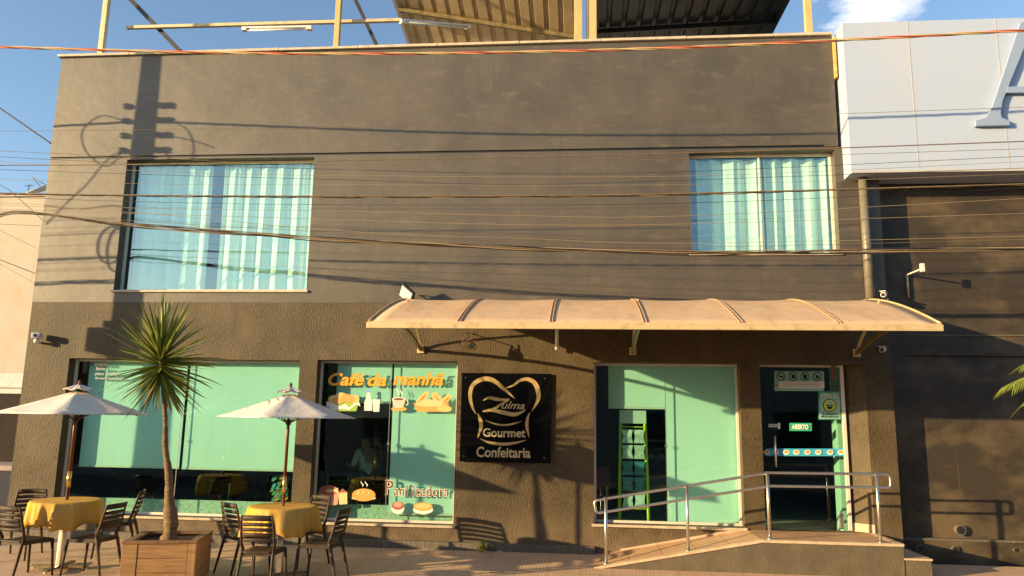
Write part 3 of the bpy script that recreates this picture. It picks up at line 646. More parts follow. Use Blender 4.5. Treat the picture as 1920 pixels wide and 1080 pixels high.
def corr(name, X0, X1, Y0, Y1, zf, mat, pitch=.2, h=.035):
    """corrugated underside; zf(x,y) height"""
    b = MB(); xs = []; x = X0
    prof = [(0, 0), (.62, 0), (.70, 1), (.92, 1), (1.0, 0)]
    while x < X1:
        for t, k in prof[:-1]:
            if x+t*pitch < X1: xs.append((x+t*pitch, k*h))
        x += pitch
    xs.append((X1, 0)); rows = []
    for y in (Y0, Y1): rows.append([b.b.verts.new((x, y, zf(x, y)+k)) for x, k in xs]); 
    top = []
    for y in (Y0, Y1): top.append([b.b.verts.new((x, y, zf(x, y)+k+.006)) for x, k in xs])
    for i in range(len(xs)-1):
        b.b.faces.new((rows[0][i], rows[0][i+1], rows[1][i+1], rows[1][i])); b.b.faces.new((top[0][i], top[0][i+1], top[1][i+1], top[1][i]))
        b.b.faces.new((rows[0][i], rows[0][i+1], top[0][i+1], top[0][i]))
    return P(b, name, mat)
zL = lambda x, y: 9.05 - .20*(x+1.5) - .17*(y-1.0)
tag(corr('roof_sheet', -3.42, -.02, .3, 6.5, zL, 'tan_sheet', pitch=.26, h=.045), 'tan corrugated roof sheet')
b = MB(); b.bar((-3.45, .3, zL(-3.45, .3)-.0), (-3.45, 6.5, zL(-3.45, 6.5)), .05, .09); P(b, 'roof_edge_trim', 'alu_white')
for yy in (1.9, 4.2):
    b = MB(); b.bar((-3.4, yy, zL(-3.4, yy)-.06), (-.02, yy, zL(-.02, yy)-.06), .06, .07); P(b, 'purlin', 'bronze_bar')
zR = lambda x, y: 8.85 + .03*(x-1.8) + .02*(y-1)
tag(corr('roof_sheet', .28, 3.55, .3, 6.5, zR, 'dark_sheet', pitch=.28, h=.05), 'dark corrugated roof sheet')
for yy in (.55, 2.1, 3.9):
    b = MB(); b.bar((.28, yy, zR(.28, yy)-.07), (3.55, yy, zR(3.55, yy)-.07), .06, .09); P(b, 'purlin', 'dark_sheet')
for x in (.30, 3.55):
    b = MB(); b.bar((x, .3, zR(x, .3)-.03), (x, 6.5, zR(x, 6.5)-.03), .06, .1); P(b, 'rafter', 'dark_sheet')

# ------------------------------------------------------------------ awning
AW0, AW1, AD = -2.50, 3.98, 2.25
aw = empty('awning', (.74, 0, 3.4), label='long sand coloured arched awning over the shopfront and door', cat='awning')
def awz(t):  # t 0 wall .. 1 front
    return 3.40 - .60*t**1.5
def AP(b, name, mat, bevel=0, parent=None):
    o = b.build(name, M[mat], parent or aw, bevel); o.data.transform(Matrix.Translation((-.74, 0, -3.4))); return o
panels = 6; n = 14
b = MB()
pw = (AW1-AW0)/panels
xs_ = []
for k in range(panels):
    for i in range(6): xs_.append(AW0+pw*k+pw*i/6)
xs_.append(AW1)
grid = {}
for i, x in enumerate(xs_):
    s = ((x-AW0)/pw) % 1.0
    for j in range(n+1):
        t = j/n; sag = -.022*math.sin(math.pi*s)*math.sin(math.pi*min(t+.15, 1))
        for k, dz in ((0, 0), (1, -.008)):
            grid[i, j, k] = b.b.verts.new((x, -.004-AD*t, awz(t)+sag+dz))
for i in range(len(xs_)-1):
    for j in range(n):
        for k in (0, 1):
            f = b.b.faces.new((grid[i,j,k], grid[i+1,j,k], grid[i+1,j+1,k], grid[i,j+1,k])); f.smooth = True
for j in range(n):
    for i in (0, len(xs_)-1): b.b.faces.new((grid[i,j,0], grid[i,j+1,0], grid[i,j+1,1], grid[i,j,1]))
for i in range(len(xs_)-1):
    b.b.faces.new((grid[i,n,0], grid[i+1,n,0], grid[i+1,n,1], grid[i,n,1]))
AP(b, 'canopy_sheet', 'awning_cloth')
b = MB(); b.box(AW0-.02, AW1+.02, -AD-.035, -AD+.005, awz(1)-.085, awz(1)-.012); AP(b, 'fascia', 'awning_frame', .004)
b = MB(); b.box(AW0, AW1, -AD+.006, -AD+.05, awz(1)-.075, awz(1)-.03); b.box(AW0, AW1, -.05, -.004, 3.33, 3.38); AP(b, 'inner_rail', 'bronze_bar')
for k in range(1, panels):
    x = AW0+pw*k
    for dx in (-.035, .0, .035):
        pass
    b = MB()
    for dx in (-.018, .018): b.tube([(x+dx, -.01-AD*t, awz(t)+.006) for t in [j/16 for j in range(17)]], .007, 6)
    AP(b, 'rib', 'awning_rib')
for k in (0, 1):
    x = AW0 if k == 0 else AW1
    b = MB(); b.tube([(x, -.01-AD*t, awz(t)+.004) for t in [j/16 for j in range(17)]], .014, 6); AP(b, 'rib', 'awning_frame')
for x in (-2.34, .75, 3.85):
    b = MB(); b.box(x-.05, x+.05, -.03, -.002, 2.61, 2.72); br = AP(b, 'bracket', 'awning_frame', .004)
    b = MB(); pts = [(x, -.03-t*(AD-.05), 2.66+.27*math.sin(math.pi*t*.72)-.09*t) for t in [j/14 for j in range(15)]]
    for p, q in zip(pts, pts[1:]): b.bar(p, q, .04, .045)
    AP(b, 'curved_arm', 'bronze_bar', parent=br)
    b = MB(); pts = [(x, -.03-.95*t, 2.68+.58*t**.8) for t in [j/8 for j in range(9)]]
    for p, q in zip(pts, pts[1:]): b.bar(p, q, .035, .03)
    AP(b, 'strut', 'awning_frame', parent=br)
q = at(1044, 656, -.1); b = MB(); b.tube([(0, 0, 0), (0, 0, .5)], .026, 12); o = b.build('drain_pipe_stub', M['white_plastic'], None, label='short white pipe stub hanging under the middle of the awning', cat='pipe'); o.location = (q.x, -.1, q.z)
# ------------------------------------------------------------------ small fixtures
def floodlight(p, yaw, tilt, label, size=.17, arm=True, roll=0):
    o = empty('floodlight', p, label=label, cat='floodlight'); o.rotation_euler = (tilt, roll, yaw)
    b = MB(); h = size/2
    b.box(-h, h, 0, .05, -h*.8, h*.8); b.box(-h*.7, h*.7, .05, .08, -h*.6, h*.6)
    for i in range(6): b.box(-h*.6+i*h*.23, -h*.55+i*h*.23, .08, .1, -h*.5, h*.5)
    b.build('housing', M['black_metal'], o, .006)
    b = MB(); b.box(-h*.86, h*.86, -.006, -.001, -h*.66, h*.66); b.build('lens', M['lamp_glass'], o)
    b = MB(); b.box(-h*.4, h*.4, -.002, 0, -h*.3, h*.3); b.build('reflector', M['steel'], o)
    b = MB(); b.bar((-h-.012, .03, 0), (-h-.012, .13, -h*.6), .02, .006); b.bar((h+.012, .03, 0), (h+.012, .13, -h*.6), .02, .006); b.bar((-h-.012, .13, -h*.6), (h+.012, .13, -h*.6), .02, .02); b.build('yoke', M['black_metal'], o)
    return o
p = at(761, 552, -.30); floodlight(p, R(-22), R(25), 'black floodlight on the wall just above the left end of the awning', .26, roll=R(38))
b = MB(); b.bar((p.x+.02, -.18, p.z-.08), (p.x+.02, -.003, p.z-.12), .03, .03); b.build('lamp_arm', M['black_metal'], bpy.data.objects['floodlight']).data.transform(bpy.data.objects['floodlight'].matrix_basis.inverted())
# broken lamp under the awning
p = at(880, 640, -.35); bl = empty('broken_lamp_bracket', p, label='rusty broken lamp frame dangling under the awning near its left end', cat='lamp')
b = MB(); b.bar((-.06, 0, .10), (-.11, 0, -.03), .02, .01); b.bar((.03, 0, .12), (.04, 0, .02), .012, .01); b.bar((-.11, 0, -.04), (.04, .02, .05), .018, .012); b.bar((.04, .02, .05), (.12, .02, -.05), .018, .012); b.bar((-.10, 0, -.05), (.07, 0, -.13), .03, .012); b.bar((.07, 0, -.13), (.12, .02, -.05), .018, .012)
b.build('frame', M['rust'], bl); b = MB(); b.ext([(-.02, .0, -.06), (.05, .01, .01), (.10, .01, -.05), (.04, .0, -.10)], (0, .04, 0)); b.build('reflector', M['grey_steel'], bl)
b = MB(); b.bar((-.06, 0, .10), (-.06, .34, .16), .012, .012); b.build('arm', M['rust'], bl)
def camera_fix(px, py, label, yaw, Yw=0., kind='box'):
    p = at(px, py, Yw-.12); o = empty('security_camera', p, yaw, label=label, cat='camera')
    if kind == 'box':
        b = MB(); b.box(-.055, .055, -.09, .07, -.04, .045); b.build('housing', M['white_plastic'], o, .008)
        b = MB(); b.tube([(0, 0, -.045), (0, .03, -.085), (0, .115, -.09)], .018, 8); b.lathe((0, .0, -.11), [(.03, 0), (.042, .02), (.042, .05), (.02, .065)], 14); b.build('mount', M['white_plastic'], o)
        b = MB(); b.tube([(0, -.092, 0), (0, -.10, 0)], .025, 12); b.build('lens', M['black_metal'], o)
    else:
        b = MB(); b.tube([(0, -.1, -.01), (0, .05, .01)], .036, 14); b.box(-.04, .04, -.13, .05, .034, .042); b.build('housing', M['white_plastic'], o)
        b = MB(); b.tube([(0, .03, 0), (.0, .08, -.05), (0, .12, -.05)], .012, 8); b.lathe((0, .1, -.08), [(.03, 0), (.04, .02), (.03, .05)], 12); b.build('mount', M['white_plastic'], o)
        b = MB(); b.tube([(0, -.101, -.01), (0, -.108, -.012)], .026, 12); b.build('lens', M['black_metal'], o)
    return o
camera_fix(70, 630, 'white box camera with a sensor ball at the left edge of the cafe wall', R(20))
camera_fix(1658, 553, 'small cream camera perched above the right end of the awning', R(-30), Yw=.1, kind='bullet')
camera_fix(1656, 656, 'small white bullet camera in the shade under the right end of the awning', R(-30), Yw=0.1, kind='bullet')
# ------------------------------------------------------------------ logo sign
s0, s1 = at(866, 699, -.04), at(1035, 700, -.04); s2 = at(862, 865, -.04)
sg = empty('logo_sign', ((s0.x+s1.x)/2, -.04, s2.z), label='square glossy black sign with a gold chef hat emblem between the windows', cat='sign')
def SP(b, name, mat, bevel=0): o = b.build(name, M[mat], sg, bevel); o.data.transform(Matrix.Translation(-Vector(sg.location))); return o
SX0, SX1 = s0.x, s1.x-.01
b = MB(); b.box(SX0, SX1, -.04, -.025, s2.z, s0.z); SP(b, 'panel', 'gloss_black', .002)
b = MB(); b.box(SX0+.03, SX1-.03, -.0245, -.003, s2.z+.03, s0.z-.03); SP(b, 'backing', 'black_metal')
b = MB()
for x in (SX0+.07, SX1-.07):
    for z in (s2.z+.06, s0.z-.06): b.lathe((0, 0, 0), [(.014, 0), (.014, .008), (.008, .012)], 10); 
b.b.free(); b = MB()
for x in (SX0+.06, SX1-.09):
    for z in (s2.z+.07, s0.z-.07): b.tube([(x, -.041, z), (x, -.052, z)], .013, 12)
SP(b, 'screws', 'chrome')
FS = Flat(-.0425)
def z4(x, y): return (840+x*.3704, 680+y*.3704)
def strokes(name, lst, mat='gold'):
    for i, pts in enumerate(lst):
        b = MB(); ribbon_px(FS, b, [(*z4(x, y), w_*.3704*1.35) for x, y, w_ in pts], layer=i*.15); SP(b, name, mat)
strokes('emblem_stroke', [
    [(142,262,2),(120,215,10),(112,160,14),(125,115,15),(160,88,16),(205,82,17),(245,100,15),(285,135,12),(338,181,2)],
    [(292,128,2),(330,115,7),(365,90,10),(405,84,14),(440,105,17),(457,150,17),(452,195,12),(423,247,2)],
    [(150,256,2),(162,285,12),(168,320,14),(160,350,9),(150,382,2)],
    [(414,252,2),(402,285,10),(399,320,12),(404,350,8),(411,380,2)],
    [(190,292,1),(240,310,6),(290,316,7),(335,308,6),(372,296,1)],
    [(162,385,2),(210,404,9),(270,413,11),(335,407,9),(395,392,2)],
    [(177,192,2),(205,178,9),(240,184,13),(280,188,9),(312,184,3)],
    [(312,185,6),(270,210,8),(225,238,9),(175,248,4)],
    [(174,246,3),(215,240,10),(270,250,15),(330,262,15),(370,252,9),(394,235,2)]])
fit_text('lettering', 'ulma', z4(270, 232), z4(388, 236), FS, 'gold_flat', sg, size=.155, shear=.4, off=.001)
fit_text('lettering', 'Gourmet', z4(176, 374), z4(392, 377), FS, 'gold_flat', sg, size=.17, off=.004)
fit_text('lettering', 'Confeitaria', z4(143, 476), z4(418, 481), FS, 'gold_flat', sg, size=.20, off=.004)
# l of ulma tall stroke is part of the lettering

# ------------------------------------------------------------------ neighbour on the right
NY = .24
nb = empty('neighbour_building', (8, NY, -.15), label='dark stained rendered building on the right under a white fascia box', cat='building')
def NP(b, name, mat, bevel=0, parent=None):
    o = b.build(name, M[mat], parent or nb, bevel); o.data.transform(Matrix.Translation(-Vector(nb.location))); return o
b = MB(); b.box(XR, 16, NY, NY+.3, 2.955, 5.8); NP(b, 'upper_wall', 'wall_neighbour')
b = MB(); b.box(XR, 16, NY-.012, NY+.3, 2.66, 2.94); b.box(XR, 4.60, NY-.012, NY+.3, .17, 2.659); NP(b, 'band_wall', 'wall_neighbour')
b = MB(); b.box(4.601, 16, NY+.03, NY+.3, .17, 2.659); NP(b, 'recessed_panel', 'wall_neighbour')
b = MB(); b.box(XR, 16, NY-.06, NY+.3, .14, .168); NP(b, 'ledge', 'plinth', .005)
b = MB(); b.box(XR, 16, NY-.05, NY+.3, -.4, .139); NP(b, 'plinth', 'wall_neighbour')
b = MB(); b.box(XR, 16, NY-.03, NY+.2, 2.941, 2.954); NP(b, 'string_course', 'plinth')
for px, py, r_, out in ((1798, 993, .07, .06), (1790, 1030, .05, .03), (1723, 1028, .055, .04), (1902, 1031, .022, .02), (1728, 955, .03, .03)):
    Yp = NY+.03 if py < 1005 else NY-.05
    q = at(px, py, Yp); b = MB()
    seg = 18
    b.tube([(q.x, Yp-out, q.z), (q.x, Yp+.01, q.z)], r_, seg); pp = NP(b, 'drain_outlet', 'plinth')
    b = MB(); b.tube([(q.x, Yp-out-.003, q.z), (q.x, Yp-out-.0005, q.z)], r_*.78, seg); NP(b, 'drain_hole', 'black_metal', parent=pp)
b = MB(); b.box(XR+.01, 16, NY+.3, 8, -.4, 5.8); NP(b, 'body', 'wall_neighbour')
# white sign box
bx = empty('fascia_sign_box', (8, -.3, 5.18), label='big white metal fascia box with a raised blue serif letter', cat='sign')
def BP(b, name, mat, bevel=0, parent=None):
    o = b.build(name, M[mat], parent or bx, bevel); o.data.transform(Matrix.Translation(-Vector(bx.location))); return o
b = MB(); b.box(3.825, 16, -.30, .6, 5.19, 7.49); BP(b, 'box', 'white_panel', .004)
for px in (1706, 1872):
    q = at(px, 100, -.3); b = MB(); b.box(q.x-.006, q.x+.006, -.3035, -.3005, 5.2, 7.48); BP(b, 'panel_seam', 'panel_joint')
b = MB(); b.box(3.83, 16, -.312, -.3005, 5.192, 5.225); BP(b, 'bottom_trim', 'panel_joint')
def zA(x, y): return (1280+x/3, y/3)
LY = -.37
def lp(pts, y=LY): 
    o = []
    for p in pts: q = at(*p, LY); o.append((q.x, y, q.z))
    return o
# serif capital A: left thin leg + foot, crossbar, right thick leg + foot
q = at(1830, 236, LY); c_ = at(1990, 20, LY)
ax0 = q.x; az0 = q.z; Hh = 1.55; W_ = 1.75
def A2(u, v): return (ax0+u*W_, LY, az0+v*Hh)
b = MB(); T = (0, .06, 0)
left = [(0,.0),(.26,.0),(.26,.045),(.205,.075),(.20,.12),(.225,.24),(.52,.97),(.45,1.0),(.42,1.0),(.135,.17),(.085,.08),(0,.05)]
b.ext([A2(*p) for p in left], T)
rightleg = [(.45,1.0),(.52,.97),(.54,1.0),(.87,.14),(.92,.065),(1.0,.045),(1.0,0),(.64,0),(.64,.045),(.72,.07),(.715,.14),(.46,.86)]
b.ext([(p[0], p[1]-.0015, p[2]) for p in [A2(*p) for p in rightleg]], T)
b.ext([(p[0], p[1]-.003, p[2]) for p in [A2(*p) for p in [(.25,.31),(.66,.31),(.64,.37),(.27,.37)]]], T)
BP(b, 'raised_letter', 'letter_blue', .006)
# downpipe
dp = at(1618, 345, -.08); dp2 = at(1632, 560, -.08)
b = MB(); b.tube([(0, 0, 0), (0, 0, 2.2)], .062, 16); b.lathe((0, 0, 1.02), [(.07, 0), (.07, .06)], 16)
o = b.build('downpipe', M['downpipe'], None, label='thick taupe downpipe at the right corner of the cafe above the awning', cat='pipe'); o.location = ((dp.x+dp2.x)/2, -.08, 3.05)
# bracket lamp on the neighbour wall
q0, q1 = at(1706, 552, NY-.06), at(1702, 515, NY-.06); 
lb = empty('bracket_lamp', (q1.x, NY, q0.z), label='thin pale bent arm lamp on the dark wall right of the downpipe', cat='lamp')
hz = q1.z-q0.z
b = MB(); b.tube([(0, -.03, -.05), (0, -.03, hz)], .02, 10); b.build('wall_tube', M['downpipe'], lb)
b = MB(); b.tube([(0, -.03, hz), (.02, -.08, hz+.01), (.05, -.40, hz+.02)], .012, 8); b.build('arm', M['alu_white'], lb)
b = MB(); b.box(.02, .08, -.44, -.40, hz-.03, hz+.09); b.build('lamp_head', M['alu_white'], lb, .006)

# ------------------------------------------------------------------ access ramp with platform and step
PZ = .235; PFY = -.88
rp = empty('access_ramp', (2, -.4, -.15), label='concrete access ramp and door platform with orange tiled top', cat='ramp')
def RP(b, name, mat, bevel=0, parent=None):
    o = b.build(name, M[mat], parent or rp, bevel); o.data.transform(Matrix.Translation(-Vector(rp.location))); return o
RX0, RX1, RX2 = .20, 2.27, 3.96
b = MB(); b.ext([(RX0, PFY, -.16), (RX1, PFY, PZ-.03), (RX2, PFY, PZ-.03), (RX2, PFY, -.35), (RX0, PFY, -.35)], (0, -PFY-.003, 0)); RP(b, 'body', 'ramp_side')
b = MB(); sl = (PZ+.13)/(RX1-RX0)
b.ext([(RX0-.02, PFY+.07, -.155), (RX1, PFY+.07, PZ), (RX2-.08, PFY+.07, PZ), (RX2-.08, PFY+.07, PZ-.028), (RX1, PFY+.07, PZ-.028), (RX0-.02, PFY+.07, -.175)], (0, -PFY-.075, 0)); RP(b, 'tiled_top', 'ramp_tile')
b = MB()
b.ext([(RX0-.03, PFY-.015, -.16), (RX1, PFY-.015, PZ+.004), (RX2+.01, PFY-.015, PZ+.004), (RX2+.01, PFY-.015, PZ-.03), (RX1, PFY-.015, PZ-.031), (RX0-.03, PFY-.015, -.19)], (0, .084, 0))
RP(b, 'nosing', 'ramp_edge', .004)
b = MB(); b.box(RX2-.078, RX2+.01, PFY+.071, -.004, PZ-.03, PZ+.004); RP(b, 'nosing', 'ramp_edge', .004)
b = MB()
def rz(x): return -.155+(PZ+.155)*(min(x, RX1)-RX0+.02)/(RX1-RX0+.02)
for yy in (-.50,):
    b.ext([(RX0+.05, yy, rz(RX0+.05)+.0015), (RX1, yy, PZ+.0015), (RX2-.09, yy, PZ+.0015), (RX2-.09, yy, PZ-.005), (RX1, yy, PZ-.005), (RX0+.05, yy, rz(RX0+.05)-.005)], (0, .007, 0))
for x in (.62, 1.04, 1.46, 1.88, 2.27, 2.72, 3.14, 3.56):
    b.ext([(x, PFY+.075, rz(x)+.001), (x+.007, PFY+.075, rz(x+.007)+.001), (x+.007, PFY+.075, rz(x)-.005), (x, PFY+.075, rz(x)-.006)], (0, -PFY-.09, 0))
RP(b, 'tile_joints', 'grout')
b = MB(); b.ext([(.55, 0, rz(.55)), (2.24, 0, rz(2.24)), (2.24, 0, rz(2.24)+.035), (.55, 0, rz(.55)+.02)], (0, -.02, 0)); RP(b, 'skirting', 'ramp_edge')
b = MB(); b.box(RX2+.001, 4.29, PFY+.01, -.003, -.35, .045); RP(b, 'side_step', 'ramp_side', .006)
b = MB(); b.box(RX2+.002, 4.30, PFY, -.004, .046, .068); RP(b, 'step_nosing', 'ramp_edge', .004)
# handrail
hr = empty('handrail', (2, -.8, .1), label='brushed steel double handrail running up the ramp and along the platform', cat='handrail')
def HP(b, name, mat='steel', parent=None):
    o = b.build(name, M[mat], parent or hr); o.data.transform(Matrix.Translation(-Vector(hr.location))); return o
HY = -.80
posts = []
for (px, pyb, pyt) in ((1136, 1062, 932), (1289, 1034, 908), (1441, 1016, 884), (1647, 1017, 886)):
    t_ = at((px+px)/2-1, pyt, HY); x = at(px, (pyt+pyb)/2, HY).x; posts.append((x, t_.z))
for x, zt in posts:
    zb = rz(x) if x < RX1 else PZ
    b = MB(); b.tube([(x, HY, zb-.01), (x, HY, zt)], .021, 14); po = HP(b, 'post')
    b = MB(); b.lathe((x, HY, zb), [(.042, 0), (.042, .006), (.024, .02)], 16); HP(b, 'base_flange', parent=po)
def rail(dz):
    return [(posts[0][0], HY, posts[0][1]-.02-dz), (posts[1][0], HY, posts[1][1]-.02-dz), (posts[2][0]-.05, HY, posts[2][1]-.03-dz), (posts[2][0]+.02, HY, posts[2][1]-.015-dz), (posts[3][0], HY, posts[3][1]-.02-dz)]
gap = .165
x0_, zt0 = posts[0]; x3_, zt3 = posts[3]
def arc(cx, cz, r, a0, a1, n=7): return [(cx+r*math.cos(R(a0+(a1-a0)*i/n)), HY, cz+r*math.sin(R(a0+(a1-a0)*i/n))) for i in range(n+1)]
loopL = arc(x0_-.10, zt0-.035-.05, .045, 80, 180)+arc(x0_-.085, zt0-.03-gap+.04, .045, 185, 270)
loopR = arc(x3_+.12, zt3-.02-.045, .045, 90, 0)+arc(x3_+.12, zt3-.02-gap+.045, .045, 0, -90)
full = list(reversed(rail(0)))+loopL+rail(gap)+[]
b = MB(); b.tube(full+list(reversed(loopR)), .0175, 10, close=True); HP(b, 'rail_loop')

# ------------------------------------------------------------------ cafe furniture
def gz(y): return -.135+.0361*y
def make_table():
    o = empty('cafe_table')
    H = .80
    b = MB(); b.lathe((0, 0, H-.03), [(.38, 0), (.39, .01), (.39, .025), (.38, .03)], 40); b.build('tabletop', M['black_metal'], o)
    b = MB(); b.box(-.035, .035, -.035, .035, .04, H-.032); b.build('leg', M['chrome'], o, .006)
    b = MB()
    for a in (20, 110):
        rt = Matrix.Rotation(R(a), 3, 'Z'); b.box(-.32, .32, -.03, .03, .015+(.0005 if a == 20 else 0), .04+(.002 if a == 20 else 0), rt)
    b.build('base', M['bronze_bar'], o)
    b = MB()
    for a in (20, 110, 200, 290): b.lathe((.30*math.cos(R(a)), .30*math.sin(R(a)), 0), [(.022, 0), (.022, .015)], 12)
    b.build('feet', M['white_plastic'], o)
    return o
def cloth(loc, seed, label):
    rnd = random.Random(seed); b = MB(); n = 144; H = .80; rows = []
    ph = [rnd.uniform(0, 6.28) for _ in range(5)]
    c0 = b.b.verts.new((0, 0, H+.004))
    rings = [(.15, 0), (.3, 0), (.37, 0), (.392, -.004), (.402, -.02), (.407, -.06), (.411, -.11), (.416, -.17), (.421, -.23), (.425, -.285)]
    for k, (r, dz) in enumerate(rings):
        row = []
        for i in range(n):
            a = 2*math.pi*i/n; t = max(0, min(1, (-dz)/.28))
            f = math.sin(11*a+ph[0]+1.5*math.sin(2*a+ph[1])+.8*math.sin(3*a+ph[4])); f2 = math.sin(23*a+ph[2]+2*math.sin(3*a+ph[3]))
            am = .55+.45*math.sin(2*a+ph[3])
            sharp = 1.6*max(f, 0)**2.2-.5
            rr = r+(t**.7)*(.062*am*sharp+.009*f2)
            hem = -.03*math.cos(4*a+ph[4])*t-.012*t*f
            row.append(b.b.verts.new((rr*math.cos(a), rr*math.sin(a), H+.004+dz+hem)))
        rows.append(row)
    for i in range(n):
        b.b.faces.new((c0, rows[0][i], rows[0][(i+1) % n])).smooth = True
        for k in range(len(rows)-1): b.b.faces.new((rows[k][i], rows[k+1][i], rows[k+1][(i+1) % n], rows[k][(i+1) % n])).smooth = True
    o = b.build('tablecloth', M['cloth_gold'], None, label=label, cat='tablecloth', group='gold tablecloths')
    o.location = loc
    m_ = o.modifiers.new('thick', 'SOLIDIFY'); m_.thickness = .002; m_.offset = 1
    return o
def make_umbrella():
    o = empty('patio_umbrella')
    b = MB(); b.tube([(0, 0, .05), (0, 0, .97)], .021, 14); b.tube([(0, 0, 1.16), (0, 0, 2.14)], .021, 14); b.build('pole', M['pole_wood'], o)
    b = MB(); b.tube([(0, 0, .969), (0, 0, 1.161)], .025, 14); b.build('joint', M['brass'], o)
    b = MB(); rr, ze, za = .92, 1.86, 2.165; n = 6; seg = 6; rows = 7
    for k in range(n):
        a0, a1 = 2*math.pi*k/n, 2*math.pi*(k+1)/n; prev = None
        for j in range(rows+1):
            t = j/rows*.93+.07; row = []
            for i in range(seg+1):
                s = i/seg; p0 = Vector((math.cos(a0), math.sin(a0), 0)); p1 = Vector((math.cos(a1), math.sin(a1), 0)); q = (p0.lerp(p1, s))*rr*t
                zz = za+(ze-za)*(t**.92)-.045*math.sin(math.pi*s)*t*(1-t*.55)+.02*math.sin(math.pi*s)*(t > .99)
                row.append(b.b.verts.new((q.x, q.y, zz)))
            if prev:
                for i in range(seg): b.b.faces.new((prev[i], row[i], row[i+1], prev[i+1])).smooth = True
            prev = row
    bmesh.ops.remove_doubles(b.b, verts=b.b.verts, dist=.0008)
    cp = b.build('canopy', M['canvas'], o); m_ = cp.modifiers.new('thick', 'SOLIDIFY'); m_.thickness = .004
    b = MB()
    for k in range(n):
        a0, a1 = 2*math.pi*k/n, 2*math.pi*(k+1)/n
        for s in range(4):
            u, v_ = s/4, (s+1)/4
            P_ = [Vector((math.cos(a0), math.sin(a0), 0)).lerp(Vector((math.cos(a1), math.sin(a1), 0)), q) for q in (u, v_)]
            wz = [.012*math.sin(math.pi*q*2) for q in (u, v_)]
            b.quad((P_[0].x*.015, P_[0].y*.015, 2.225), (P_[0].x*.19, P_[0].y*.19, 2.165+wz[0]), (P_[1].x*.19, P_[1].y*.19, 2.165+wz[1]), (P_[1].x*.015, P_[1].y*.015, 2.225))
    vc = b.build('vent_cap', M['canvas'], o); m_ = vc.modifiers.new('thick', 'SOLIDIFY'); m_.thickness = .004
    b = MB(); b.lathe((0, 0, 2.215), [(.014, 0), (.026, .008), (.028, .016), (.011, .024), (.020, .036), (.020, .048), (.008, .062), (.003, .074)], 16); b.build('finial', M['pole_wood'], o)
    for k in range(n):
        a = 2*math.pi*k/n; b = MB(); b.bar((.03*math.cos(a), .03*math.sin(a), 2.13), (.90*math.cos(a), .90*math.sin(a), 1.853), .012, .016); b.bar((.03*math.cos(a), .03*math.sin(a), 1.80), (.45*math.cos(a), .45*math.sin(a), 1.985), .010, .012); b.build('rib', M['pole_wood'], o)
    b = MB(); b.lathe((0, 0, 1.77), [(.03, 0), (.036, .01), (.036, .05), (.025, .06)], 14); b.build('runner', M['black_metal'], o)
    return o
def make_chair():
    o = empty('slatted_chair')      # faces +Y, origin on the ground
    # seat
    b = MB(); n = 8; g = []
    for j in range(n+1):
        row = []; v_ = j/n; y = -.20+.42*v_; hw = .185+.03*v_
        for i in range(n+1):
            u = -1+2*i/n; z = .445-.016*(1-u*u)*math.sin(math.pi*min(1, v_*1.1))-.02*(v_ > .95)
            row.append(b.b.verts.new((u*hw, y+.02*(1-u*u)*(v_-.3), z)))
        g.append(row)
    for j in range(n):
        for i in range(n): b.b.faces.new((g[j][i], g[j][i+1], g[j+1][i+1], g[j+1][i])).smooth = True
    s_ = b.build('seat', M['plastic_brown'], o); m_ = s_.modifiers.new('thick', 'SOLIDIFY'); m_.thickness = .022; m_.offset = -1
    b = MB(); b.bar((-.19, .20, .415), (.19, .20, .415), .02, .035); b.bar((-.17, -.19, .415), (.17, -.19, .415), .02, .035)
    for q in (-1, 1): b.bar((q*.19, -.19, .415), (q*.205, .20, .415), .02, .035)
    b.build('apron', M['plastic_brown'], o)
    for q in (-1, 1):
        b = MB(); b.tube([(q*.205, .205, .43), (q*.215, .225, .22), (q*.225, .245, 0)], [.021, .017, .013], 8); b.build('leg', M['plastic_brown'], o)
        b = MB(); b.tube([(q*.20, -.17, .47), (q*.205, -.20, .40), (q*.215, -.25, .2), (q*.225, -.30, 0)], [.02, .021, .018, .013], 8); b.build('leg', M['plastic_brown'], o)
        b = MB(); b.tube([(q*.20, -.17, .46), (q*.215, -.20, .53), (q*.212, -.225, .62), (q*.205, -.26, .76), (q*.195, -.285, .83)], [.02, .019, .017, .015, .013], 8); b.build('back_upright', M['plastic_brown'], o)
    def slat(z0, h, yb, w_):
        b = MB(); n = 10; vs = []
        for i in range(n+1):
            u = -1+2*i/n; x = u*w_; y = yb-.045*(1-u*u); up = .006*(1-u*u)
            vs.append([b.b.verts.new(p) for p in ((x, y, z0+up), (x, y-.012, z0+up+.002), (x, y-.016, z0+h+up), (x, y-.004, z0+h+up))])
        for A, B in zip(vs, vs[1:]):
            for k in range(4): b.b.faces.new((A[k], A[(k+1) % 4], B[(k+1) % 4], B[k])).smooth = (k in (1, 3))
        b.b.faces.new(vs[0]); b.b.faces.new(vs[-1][::-1]); b.build('back_slat', M['plastic_brown'], o)
    for z0, h in ((.545, .038), (.600, .040), (.656, .040), (.712, .040), (.770, .062)):
        f = (z0-.46)/.37; slat(z0, h, -.178-.105*f, .208-.012*f)
    return o
TY = -1.9
T1 = at(128, 937, TY).x-.02; T2 = at(531, 945, TY).x-.0
TABX = (T1, T2)
tb = make_table()
um = make_umbrella()
